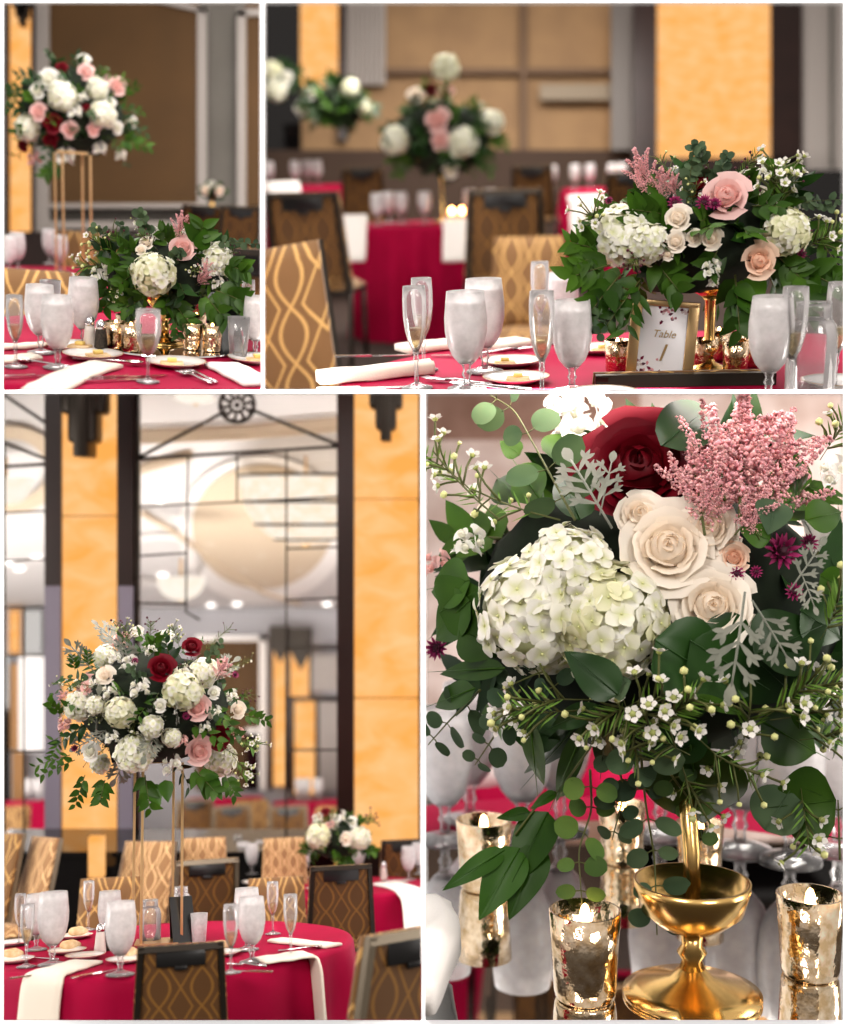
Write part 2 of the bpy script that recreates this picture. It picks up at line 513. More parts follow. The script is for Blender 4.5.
def astilbe(mb, p0, d, L, R, seed=0, n=500, mat=0, stem=1, spikes=9):
    """feathery plume: a spike with side spikes, each set with tiny florets"""
    rng = random.Random(seed); p0 = np.array(p0, float); d = nrm(d)
    fr = frame(d, (0.2, -.9, .3))
    tube(mb, [p0, p0 + d * L * .5, p0 + d * L], [L * .012, L * .01, L * .004], 5, stem)
    sp = [(p0 + d * L * .35, d, L * .65, R * .42)]
    for i in range(spikes):
        t = .12 + .6 * i / spikes; a = i * 2.4
        dd = nrm(d * .85 + .75 * (math.cos(a) * fr[:, 0] + math.sin(a) * fr[:, 2]))
        sp.append((p0 + d * L * t, dd, L * (.62 - .42 * t), R * .3))
    per = max(6, int(n * 1.9) // len(sp))
    for (q, e, l, r) in sp:
        f2 = frame(e, (0.1, .5, .8))
        for k in range(int(per * (1.6 if q is sp[0][0] else 1))):
            t = rng.random() ** .8; a = rng.uniform(0, 2 * PI); rr = r * (1 - t * .8) * rng.uniform(.4, 1)
            o = q + e * l * t + rr * (math.cos(a) * f2[:, 0] + math.sin(a) * f2[:, 2])
            s = r * .145 * rng.uniform(.6, 1.1)
            g = rng.uniform(.8, 1.35)
            ball(mb, o, np.array([rng.uniform(.6, 1.3) for _ in range(3)]) * s, OCT, mat, (g, g * rng.uniform(.92, 1.08), g))
    return mb

def wax(mb, p0, d, L, seed=0, nb=7, fl=1.0, stem=0, pet=1, bud=2, size=0.012):
    """wax flower twig: thin stems, five-petalled blossoms and round buds"""
    rng = random.Random(seed); p0 = np.array(p0, float); d = nrm(d); fr = frame(d, (.2, -.8, .4))
    bend = (fr[:, 0] * rng.uniform(-.25, .25) + fr[:, 2] * rng.uniform(-.2, .2)) * L
    P = [p0 + d * L * t + bend * t * t for t in (0, .33, .66, 1)]
    tube(mb, P, L * .008, 4, stem)
    for i in range(nb):
        t = .3 + .7 * i / nb; a = i * 2.4 + rng.random()
        q = p0 + d * L * t + bend * t * t
        e = nrm(d * .7 + math.cos(a) * fr[:, 0] * .8 + math.sin(a) * fr[:, 2] * .8)
        l = size * rng.uniform(1.6, 3.4); tip = q + e * l
        tube(mb, [q, q + e * l * .5 + d * l * .08, tip], size * .09, 4, stem)
        if rng.random() < fl:
            t0 = frame(np.cross(e, (.3, .5, .8)), e)
            for k in range(5):
                b = k * 2 * PI / 5
                dd = math.cos(b) * t0[:, 0] + math.sin(b) * t0[:, 1]
                place_leaf(mb, tip + dd * size * .16, dd + e * .35, e, size * .52, size * .5, 'round', -.15, .1, 3, 2, pet, (.86, .82, .78))
            ball(mb, tip, size * .26, ICO1, bud, (.55, .6, .35))
        else:
            ball(mb, tip, size * rng.uniform(.2, .34), ICO1, bud, (1, 1, .8))
        if rng.random() < .8:
            for s_ in (-1, 1):
                place_leaf(mb, q, nrm(d + fr[:, 0] * s_ * .9 + fr[:, 2] * rng.uniform(-.6, .6)), fr[:, 2], size * 1.7, size * .16, 'lance', 0, 0, 3, 1, stem, (1.2, 2.1, .8))
    return mb

def sprig(mb, p0, d, L, kind='leaf', n=9, ls=0.05, lw=0.022, seed=0, droop=0.0, tint=(1, 1, 1), leaf=0, stem=1, down=(0, 0, -1), nu=5, nv=2, side=None):
    rng = random.Random(seed); p0 = np.array(p0, float); d = nrm(d)
    dn = np.array(down, float)
    T = np.linspace(0, 1, 6)
    P = np.array([p0 + d * L * t + dn * droop * L * t * t for t in T])
    tube(mb, P, np.linspace(ls * .035, ls * .012, 6), 4, stem)
    fr = frame(d, side if side is not None else (.25, -.85, .45))
    sh = {'leaf': 'ovate', 'euc': 'round', 'lance': 'lance', 'ruscus': 'lance'}[kind]
    for i in range(n):
        t = (i + .6) / n
        q = p0 + d * L * t + dn * droop * L * t * t
        tg = nrm(d + dn * droop * 2 * t)
        a = (i % 2) * PI + rng.uniform(-.5, .5) + (0 if kind != 'euc' else i // 2 * 1.1)
        sd = math.cos(a) * fr[:, 0] + math.sin(a) * fr[:, 2]
        dd = nrm(tg * (.55 if kind == 'euc' else .8) + sd * .8 + np.array([rng.uniform(-.2, .2) for _ in range(3)]))
        s = rng.uniform(.8, 1.15) * (1 - .3 * t)
        g = rng.uniform(.75, 1.3)
        place_leaf(mb, q, dd, nrm(fr[:, 2] + tg * .4 + np.array([rng.uniform(-.4, .4) for _ in range(3)])), ls * s, lw * s, sh, rng.uniform(-.05, .3), .18, nu, nv, leaf, np.array(tint) * g)
    return mb

def dusty(mb, p0, d, n, L, seed=0, mat=0, pairs=4):
    """silver lobed leaf: a midrib with blunt forked lobes"""
    rng = random.Random(seed); p0 = np.array(p0, float); d = nrm(d); fr = frame(d, n); nn = fr[:, 2]; sd = fr[:, 0]
    P = lambda t: p0 + d * L * t + nn * L * .12 * math.sin(2.4 * t)
    tube(mb, [P(t) for t in (0, .25, .5, .75, 1)], [L * .014, L * .015, L * .015, L * .014, L * .012], 6, mat)
    for i in range(pairs):
        t = .3 + .6 * i / pairs
        for s_ in (-1, 1):
            l = L * (.38 - .2 * abs(t - .45)) * rng.uniform(.8, 1.1)
            e = nrm(d * .75 + s_ * sd * .8 + nn * rng.uniform(-.1, .3))
            place_leaf(mb, P(t), e, nn, l, l * .2, 'petal', .05, .1, 5, 3, mat)
            for q, g in ((.5, -.75), (.55, .75)):
                e2 = nrm(e + g * np.cross(nn, e))
                place_leaf(mb, P(t) + e * l * q, e2, nn, l * .42, l * .17, 'petal', 0, .1, 4, 2, mat)
    place_leaf(mb, P(.92), d, nn, L * .24, L * .13, 'petal', .05, .1, 5, 3, mat)
    return mb

# ---------------------------------------------------------------- an arrangement
def ell_hit(D, px, py, c, r):
    """where the sight line meets the front of an ellipsoid (or its nearest point), its outward normal"""
    dl = np.array((D.Mi.to_3x3() @ D.d(px, py)).normalized())
    c, r = np.array(c), np.array(r)
    o = -c / r; d = dl / r
    a = d @ d; b = o @ d; q = o @ o - 1
    disc = b * b - a * q
    t = (-b - math.sqrt(disc)) / a if disc > 0 else -b / a
    p = dl * t
    n = nrm((p - c) / r ** 2)
    return p, n, -dl

def arrangement(D, name, label, group, base, c, r, blooms, sprigs, vase, n_sprig=60, seed=1, ls=0.05, kinds=None, hi=0, back=8, sizes=1.0, core=0.78, wild=1.0, low=.6):
    """base: foot on the table; c, r: centre and radii of the flower mass (local metres); blooms: (kind, px, py, diameter px)"""
    root = empty(name, label, 'flower arrangement', group)
    base = np.array(base); rng = random.Random(seed)
    vase(root, np.array(c) - base, np.array(r))
    c = np.array(c, float); r = np.array(r, float)
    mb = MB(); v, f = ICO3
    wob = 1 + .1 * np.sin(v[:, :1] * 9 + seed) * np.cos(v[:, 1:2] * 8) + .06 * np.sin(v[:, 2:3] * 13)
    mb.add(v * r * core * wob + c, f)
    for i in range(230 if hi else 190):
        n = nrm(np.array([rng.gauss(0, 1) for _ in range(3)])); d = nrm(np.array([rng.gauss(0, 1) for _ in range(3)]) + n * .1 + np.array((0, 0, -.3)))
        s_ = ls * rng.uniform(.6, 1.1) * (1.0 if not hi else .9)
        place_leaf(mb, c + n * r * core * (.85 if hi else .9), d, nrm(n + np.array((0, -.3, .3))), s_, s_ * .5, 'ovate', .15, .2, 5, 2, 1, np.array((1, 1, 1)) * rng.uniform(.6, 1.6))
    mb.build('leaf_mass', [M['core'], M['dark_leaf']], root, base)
    items = []
    for b in blooms:
        p, n, tc = ell_hit(D, b[1], b[2], c, r * .93)
        items.append((b[0], p, nrm(n * .45 + tc * .7 + np.array((0, 0, .15))), b[3] / 2 / D.k(p), 1))
    for i in range(back):
        a = rng.uniform(.12, .88) * PI; z = rng.uniform(-.2, .8)
        n = nrm((math.cos(a), math.sin(a) * .9, z))
        items.append((rng.choice(['cream', 'white', 'blush', 'stock']), c + n * r * .9, n, min(r) * .24, 0))
    for k, (kind, p, ax, R, front) in enumerate(items):
        mb = MB(); s = seed * 100 + k
        nn = (22 if hi else 14) if front else 9
        gu, gv = (9, 8) if hi else (5, 4)
        if kind in ('cream', 'blush', 'red', 'white', 'peach'):
            ci, co = {'cream': (CREAM_I, CREAM_O), 'blush': (BLUSH_I, BLUSH_O), 'red': (RED_I, RED_O), 'white': (WHITE_I, WHITE_O), 'peach': ((.85, .45, .3), (.88, .66, .52))}[kind]
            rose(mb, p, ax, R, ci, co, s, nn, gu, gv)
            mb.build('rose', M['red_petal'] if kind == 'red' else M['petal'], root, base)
        elif kind == 'hyd':
            hydrangea(mb, p - ax * R * .2, ax, R, s, 120 if hi else (85 if R > .05 else 60), hi, .12)
            mb.build('hydrangea', M['petal'], root, base)
        elif kind == 'ghyd':
            hydrangea(mb, p - ax * R * .2, ax, R, s, 120 if hi else 80, hi, .5)
            mb.build('hydrangea', M['petal'], root, base)
        elif kind == 'stock':
            stock(mb, p, nrm((rng.uniform(-.4, .4), -.3, 1)), R, s)
            mb.build('stock_flower', M['petal'], root, base)
        elif kind == 'pstock':
            stock(mb, p, nrm((rng.uniform(-.4, .4), -.3, 1)), R, s, cin=BLUSH_I, cout=BLUSH_O)
            mb.build('stock_flower', M['petal'], root, base)
        elif kind == 'scab':
            scabiosa(mb, p, ax, R, s, 30, lite=(2, 1, 2))
            mb.build('scabiosa', M['plum'], root, base)
        elif kind == 'ast':
            astilbe(mb, p - ax * R, nrm(ax * .4 + np.array((rng.uniform(-.3, .3), -.1, 1))), R * 2.6, R * .8, s, 420)
            mb.build('astilbe_plume', [M['pink'], M['stem']], root, base)
    for i in range(n_sprig):
        y = 1 - 2 * (i + .5) / n_sprig; rr = math.sqrt(1 - y * y); a = i * 2.39996 + seed
        n = np.array((rr * math.cos(a), rr * math.sin(a), y))
        if hi and n[1] < -.3: continue
        if n[2] < -.8 or (n[1] < .1 and n[2] < -low): continue
        p = c + n * r * rng.uniform(.55, .8)
        d = nrm(n + np.array([rng.uniform(-.5, .5) for _ in range(3)]) + np.array((0, 0, -.15)))
        kind = rng.choice(kinds or ['leaf', 'leaf', 'lance', 'euc', 'wax', 'dusty', 'dark'])
        L = min(r) * rng.uniform(.4, .62) * wild
        mb = MB(); s = seed * 1000 + i
        if kind == 'wax':
            wax(mb, p, d, L * 1.1, s, 10, .5, size=ls * .18); mb.build('wax_flower_sprig', [M['stem'], M['petal'], M['bud']], root, base)
        elif kind == 'dusty':
            dusty(mb, p, d, n + np.array((.1, -.5, .2)), L * 1.1, s); mb.build('dusty_miller_leaf', M['dusty'], root, base)
        elif kind == 'berry':
            wax(mb, p, d, L * 1.2, s, 12, 0, size=ls * .2); mb.build('berry_sprig', [M['stem'], M['petal'], M['plum']], root, base)
        elif kind == 'euc':
            sprig(mb, p, d, L * 1.25, 'euc', 12, ls * .55, ls * .5, s, .15); mb.build('eucalyptus_sprig', [M['euc'], M['stem']], root, base)
        else:
            sprig(mb, p, d, L, 'leaf' if kind == 'dark' else kind, 7, ls * (1.25 if kind == 'dark' else 1), ls * (.5 if kind != 'lance' else .3), s, .2)
            mb.build('greenery_sprig', [M['dark_leaf' if kind == 'dark' else 'leaf'], M['stem']], root, base)
    for q, sp in enumerate(sprigs):
        kind, (x0, y0), (x1, y1), size = sp[:4]
        p = np.array(D.at(x0, y0, D.k(c - np.array((0, r[1] * .55, 0))))); e = np.array(D.at(x1, y1, D.k(c - np.array((0, r[1] * .7, 0)))))
        L = np.linalg.norm(e - p); d = (e - p) / L; mb = MB(); s = seed * 77 + q
        sz = size / D.k(p)
        vw = np.array((0, -1, .15))
        if kind == 'ast':
            astilbe(mb, p, d, L, L * .33, s, 700); mb.build('astilbe_plume', [M['pink'], M['stem']], root, base)
        elif kind == 'wax':
            wax(mb, p, d, L, s, 14, .6, size=sz); mb.build('wax_flower_sprig', [M['stem'], M['petal'], M['bud']], root, base)
        elif kind == 'berry':
            wax(mb, p, d, L, s, 9, 0, size=sz); mb.build('berry_sprig', [M['stem'], M['petal'], M['plum']], root, base)
        elif kind == 'dusty':
            dusty(mb, p, d, vw, L, s); mb.build('dusty_miller_leaf', M['dusty'], root, base)
        elif kind == 'big':
            place_leaf(mb, p, d, vw, L, sz, 'ovate', .08, .15, 8, 4, 0, (1.2, 1.3, 1.1)); mb.build('leaf', M['leaf'], root, base)
        elif kind == 'euc':
            sprig(mb, p, d, L, 'euc', 14, sz, sz * .85, s, .05, side=vw); mb.build('eucalyptus_sprig', [M['euc'], M['stem']], root, base)
        else:
            sprig(mb, p, d, L, kind, 9, sz, sz * (.5 if kind == 'leaf' else .3), s, .05, side=vw); mb.build('greenery_sprig', [M['leaf'], M['stem']], root, base)
    put(root, D, base)
    return root
# ---------------------------------------------------------------- tableware, chairs, furniture
M['clear'] = glass('clear_glass', body=0.08, body_col=(0.9, 0.88, 0.88), facing=0.3)
M['cut'] = glass('stem_glass', body=0.09, body_col=(0.85, 0.83, 0.84), facing=0.4)
M['frost'] = glass('frosted_glass', body=0.42, body_col=(1, 0.97, 0.97), facing=0.2)
M['ice'] = glass('iced_water', body=0.62, body_col=(1, 0.95, 0.95), facing=0.2)
M['champ'] = glass('champagne', col=(0.98, 0.9, 0.66), body=0.3, body_col=(0.85, 0.72, 0.5), facing=0.2)
M['gold'] = pbr('gold', (0.75, 0.5, 0.2), 0.22, 1.0)
M['gold_mat'] = pbr('brushed_gold', (0.72, 0.5, 0.27), 0.35, 0.9)
M['merc'] = pbr('mercury_glass', (0.9, 0.74, 0.56), 0.12, 1.0, col2=(0.66, 0.46, 0.26), noise=90, bump=.25, bscale=120)
M['wax'] = pbr('candle_wax', (0.85, 0.75, 0.6), 0.5, emit=(1, 0.5, 0.2), es=1.1)  # wax given its own glow for the flame's light in the cup
M['flame'] = glow('flame', (1.0, 0.62, 0.25), 14)
M['steel'] = pbr('cutlery_steel', (0.75, 0.73, 0.74), 0.15, 1.0)
M['china'] = pbr('china', (0.85, 0.82, 0.8), 0.18, coat=.5)
M['bread'] = pbr('bread', (0.62, 0.4, 0.2), 0.8, col2=(0.78, 0.58, 0.36), noise=30)
M['butter'] = pbr('butter', (0.85, 0.62, 0.2), 0.4)
M['linen'] = pbr('ivory_linen', (0.83, 0.74, 0.63), 0.85, sheen=.2, bump=.15, bscale=300)
M['linen_w'] = pbr('white_linen', (0.86, 0.81, 0.77), 0.85, sheen=.2, bump=.15, bscale=300)
M['cloth'] = pbr('crimson_cloth', (0.37, 0.0025, 0.05), 0.65, col2=(0.32, 0.002, 0.041), noise=4, spec=.12)
M['mirror'] = pbr('mirror', (0.85, 0.85, 0.84), 0.02, 1.0)
M['bronze'] = pbr('bronze_frame', (0.035, 0.027, 0.02), 0.38, 0.5)
M['bronze_l'] = pbr('taupe_frame', (0.2, 0.165, 0.12), 0.4, 0.5)
M['black'] = pbr('black_plastic', (0.012, 0.011, 0.011), 0.3)
M['lacquer'] = pbr('black_lacquer', (0.006, 0.005, 0.005), 0.08, coat=.6)
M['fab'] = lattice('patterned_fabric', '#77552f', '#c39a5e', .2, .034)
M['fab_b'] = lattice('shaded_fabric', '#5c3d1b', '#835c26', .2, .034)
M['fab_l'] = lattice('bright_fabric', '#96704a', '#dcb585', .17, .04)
M['paper'] = pbr('white_card', (0.84, 0.82, 0.84), 0.8)
M['salt'] = pbr('salt', (0.8, 0.72, 0.66), 0.6)
M['pepper'] = pbr('pepper', (0.06, 0.045, 0.03), 0.8, col2=(0.015, 0.012, 0.01), noise=200)

def prof_glass(mb, prof, t=0.0016, seg=28, mat=0):
    """open vessel with a wall: outside up, inside down"""
    P = np.array(prof); inner = P[::-1].copy(); inner[:, 0] = np.maximum(inner[:, 0] - t, 0.0004); inner[-1, 1] += t
    return lathe(mb, list(map(tuple, P)) + list(map(tuple, inner)), seg, mat, cap=False)

def goblet_(water=True):
    def b():
        o = empty('water_goblet', '', '')
        lathe(MB(), [(0.036, 0), (0.036, .003), (.02, .007), (.007, .012)], 28).build('foot', M['cut'], o)
        lathe(MB(), [(.007, .012), (.006, .022), (.0095, .028), (.0065, .035), (.008, .043), (.016, .05)], 20).build('stem', M['cut'], o)
        pr = [(.003, .046), (.016, .05), (.026, .062), (.0335, .08), (.0385, .105), (.039, .13), (.0365, .155), (.034, .178)]
        prof_glass(MB(), pr).build('bowl', M['frost' if water else 'clear'], o)
        if water:
            q = [(max(r - .003, .001), z + .002) for r, z in pr if z < .16]
            lathe(MB(), q + [(.0335, .16)], 28).build('iced_water', M['ice'], o)
        return o
    return b
def flute_(fill=.125, wide=1.0):
    def b():
        o = empty('champagne_flute', '', '')
        lathe(MB(), [(0.033, 0), (0.033, .0025), (.016, .007), (.005, .013)], 28).build('foot', M['cut'], o)
        lathe(MB(), [(.005, .013), (.004, .03), (.004, .052), (.0065, .06), (.0045, .068), (.007, .078)], 16).build('stem', M['cut'], o)
        pr = [(.002, .074), (.008 * wide, .08), (.015 * wide, .094), (.021 * wide, .118), (.0245 * wide, .15), (.0245 * wide, .185), (.023 * wide, .21)]
        prof_glass(MB(), pr).build('bowl', M['clear'], o)
        if fill:
            zz = [p[1] for p in pr]; rr = [p[0] for p in pr]
            q = [(max(r - .0022, .001), z + .001) for r, z in pr if z < fill - .004]
            lathe(MB(), q + [(float(np.interp(fill, zz, rr)) - .0022, fill)], 24).build('champagne', M['champ'], o)
        return o
    return b
def tumbler():
    o = empty('tumbler', '', '')
    prof_glass(MB(), [(.024, 0), (.025, .004), (.03, .06), (.033, .12)], .002).build('tumbler_wall', M['cut'], o)
    return o
def ice_tumbler():
    o = empty('tumbler', '', '')
    prof_glass(MB(), [(.028, 0), (.029, .004), (.033, .06), (.036, .115)], .002).build('tumbler_wall', M['frost'], o)
    lathe(MB(), [(.027, .004), (.031, .06), (.033, .1)], 24).build('iced_water', M['ice'], o)
    return o
def jar():
    o = empty('glass_jar', '', '')
    mb = MB()
    prof_glass(mb, [(.036, 0), (.041, .006), (.042, .05), (.042, .1), (.038, .118), (.03, .128)], .002, 32)
    V = mb.V[0]; a = np.arctan2(V[:, 1], V[:, 0]); rr = np.hypot(V[:, 0], V[:, 1])
    k = 1 + .02 * np.sin(a * 12) * np.sin(V[:, 2] * 260) * ((V[:, 2] > .015) & (V[:, 2] < .1))
    mb.V[0] = np.stack([V[:, 0] * k, V[:, 1] * k, V[:, 2]], 1)
    mb.build('jar_body', M['cut'], o)
    prof_glass(MB(), [(.03, .128), (.031, .133), (.029, .137), (.031, .142), (.029, .147), (.03, .155)], .002, 28).build('threaded_neck', M['cut'], o)
    return o
def shaker(fill):
    def b():
        o = empty(fill + '_shaker', '', '')
        lathe(MB(), [(.019, 0), (.0195, .004), (.015, .05), (.0125, .068)], 10).build('shaker_body', M['salt' if fill == 'salt' else 'pepper'], o)
        lathe(MB(), [(.0135, .066), (.0138, .074), (.011, .086), (.005, .091), (0, .092)], 20).build('cap', M['steel'], o)
        return o
    return b
def plate():
    o = empty('bread_plate', '', '')
    lathe(MB(), [(0, .002), (.045, .002), (.05, 0), (.055, .004), (.082, .014), (.083, .0155), (.081, .016), (.055, .007), (.045, .0052), (0, .005)], 40).build('dish', M['china'], o)
    lathe(MB(), [(.081, .0155), (.0832, .0157), (.0832, .0165), (.081, .0165)], 40, cap=False).build('gilt_rim', M['gold_mat'], o)
    return o
def votive(lit=True, hi=False):
    def b():
        o = empty('votive_candle', '', '')
        prof_glass(MB(), [(.002, .001), (.024, .0), (.0265, .003), (.0275, .01), (.029, .04), (.0315, .078)], .0022, 40).build('votive_glass', M['merc'], o)
        lathe(MB(), [(.024, .006), (.0268, .05), (.0275, .058), (.004, .056)], 24).build('wax', M['wax'], o)
        if lit:
            ball(MB(), (0, 0, .071), (.005, .005, .013), ICO2).build('flame', M['flame'], o)
        return o
    return b
def knife():
    o = empty('table_knife', '', '')
    def outline(pts, z0, z1):
        n = len(pts); v = [(x, y, z0) for x, y in pts] + [(x, y, z1) for x, y in pts]
        f = [tuple(range(n))[::-1], tuple(range(n, 2 * n))] + [(i, (i + 1) % n, n + (i + 1) % n, n + i) for i in range(n)]
        return MB().add(v, f)
    outline([(-.006, -.1), (.006, -.1), (.0045, .0), (-.0045, .0)], .0005, .006).build('handle', M['steel'], o, smooth=False)
    outline([(-.0045, 0), (.0045, 0), (.009, .03), (.009, .09), (.003, .11), (-.004, .105), (-.005, .05)], .001, .003).build('blade', M['steel'], o, smooth=False)
    return o
def fork():
    o = empty('table_fork', '', '')
    P = [(0, -.1, .003), (0, -.05, .004), (0, 0, .008), (0, .03, .006)]
    mb = MB(); tube(mb, P, [.005, .004, .003, .004], 8); mb.build('handle', M['steel'], o)
    mb = MB(); box(mb, -.012, .028, .004, .012, .052, .0065, bev=.001)
    for i in range(4):
        x = -.0105 + i * .007
        tube(mb, [(x, .05, .0053), (x, .075, .0045), (x, .095, .008)], [.0018, .0017, .0008], 6)
    mb.build('tines', M['steel'], o)
    return o
def spoon():
    o = empty('table_spoon', '', '')
    mb = MB(); tube(mb, [(0, -.1, .003), (0, -.04, .005), (0, .03, .008), (0, .05, .006)], [.0055, .004, .003, .004], 8); mb.build('handle', M['steel'], o)
    mb = MB(); lathe(mb, [(0, .003), (.01, .004), (.018, .008), (.02, .011), (.0185, .011), (.01, .0055), (0, .0045)], 20)
    mb.V[0] = mb.V[0] * np.array((.9, 1.35, 1)) + np.array((0, .075, 0)); mb.build('spoon_bowl', M['steel'], o)
    return o
def bread():
    o = empty('bread_slice', '', '')
    mb = MB(); box(mb, -.03, -.02, 0, .03, .02, .009, bev=.003); mb.build('crust', M['bread'], o)
    mb = MB(); box(mb, -.012, -.01, .009, .012, .01, .019, bev=.002); mb.build('butter_pat', M['butter'], o)
    return o
def roll():
    o = empty('bread_roll', '', '')
    mb = MB(); v, f = ICO3; v = v * np.array((.05, .034, .027)) * (1 + .05 * np.sin(v[:, :1] * 7)) ; v[:, 2] = np.maximum(v[:, 2], -.014) + .014
    mb.add(v, f); mb.build('crust', M['bread'], o)
    return o

def napkin(D, label, path, w0, w1=None, mat='linen', t=0.012, group='folded napkins'):
    """folded linen strip along a path of local points (lying flat, or hanging where the path turns down)"""
    w1 = w1 or w0
    P = np.array([tuple(p) for p in path], float)
    tt = np.linspace(0, len(P) - 1, 6 * (len(P) - 1) + 1); k = np.arange(len(P))
    Q = np.stack([np.interp(tt, k, P[:, i]) for i in range(3)], 1)
    for _ in range(2): Q[1:-1] = (Q[:-2] + 2 * Q[1:-1] + Q[2:]) / 4
    T = np.gradient(Q, axis=0); n = len(Q)
    side0 = nrm(np.cross(nrm(P[1] - P[0]), (0, 0, 1)))
    V = []; hw = np.linspace(w0, w1, n) / 2
    base = Q[0].copy()
    cs = [(-1, .1), (-.97, .75), (-.6, 1.0), (0, .92), (.6, 1.0), (.97, .75), (1, .1), (.9, 0), (0, 0), (-.9, 0)]
    for i in range(n):
        up = nrm(np.cross(side0, nrm(T[i])))
        if up[2] < -.2: up = -up
        for a, h in cs: V.append(Q[i] + side0 * a * hw[i] * (1 + .02 * math.sin(i * .9 + a)) + up * (h * t + .001 * math.sin(i * 1.3 + a * 3)))
    m = len(cs)
    f = list(gridf(n - 1, m, True)) + [tuple(range(m))[::-1], tuple((n - 1) * m + i for i in range(m))]
    o = MB().add(V, f).build('napkin', M[mat], None, base)
    props(o, label, 'napkin', group)
    put(o, D, base)
    return o

def tablecloth(D, label, c, r, drop, seed=0, group=None, overhang=.03, folds=14):
    """round table dressed to the floor: a flat top, a soft edge and a hanging skirt in folds"""
    rng = random.Random(seed); n = 140
    th = np.linspace(0, 2 * PI, n, endpoint=False)
    ph = [rng.uniform(0, 6) for _ in range(3)]
    w = .5 * np.sin(folds * th + ph[0]) + .3 * np.sin((folds + 5) * th + ph[1]) + .3 * np.sin((folds // 2) * th + ph[2])
    rings = [(r * s, 0, 0) for s in (.02, .3, .6, .85, .97)] + [(r, -.004, 0), (r + .008, -.02, .004), (r + .012, -.06, .012)] + \
            [(r + .012 + .05 * s, -.06 - (drop - .06) * s, .012 + .05 * s) for s in (.15, .3, .5, .7, .85, 1)]
    V = np.concatenate([np.stack([(q + a * w) * np.cos(th), (q + a * w) * np.sin(th), np.full(n, z)], 1) for q, z, a in rings])
    f = list(gridf(len(rings) - 1, n, True)) + [tuple(range(n))]
    o = MB().add(V, f).build('tablecloth', M['cloth'], None)
    props(o, label, 'tablecloth', group)
    o.data.transform(Matrix.Translation((0, 0, drop)))
    put(o, D, Vector(c) - Vector((0, 0, drop + .002)))
    return o

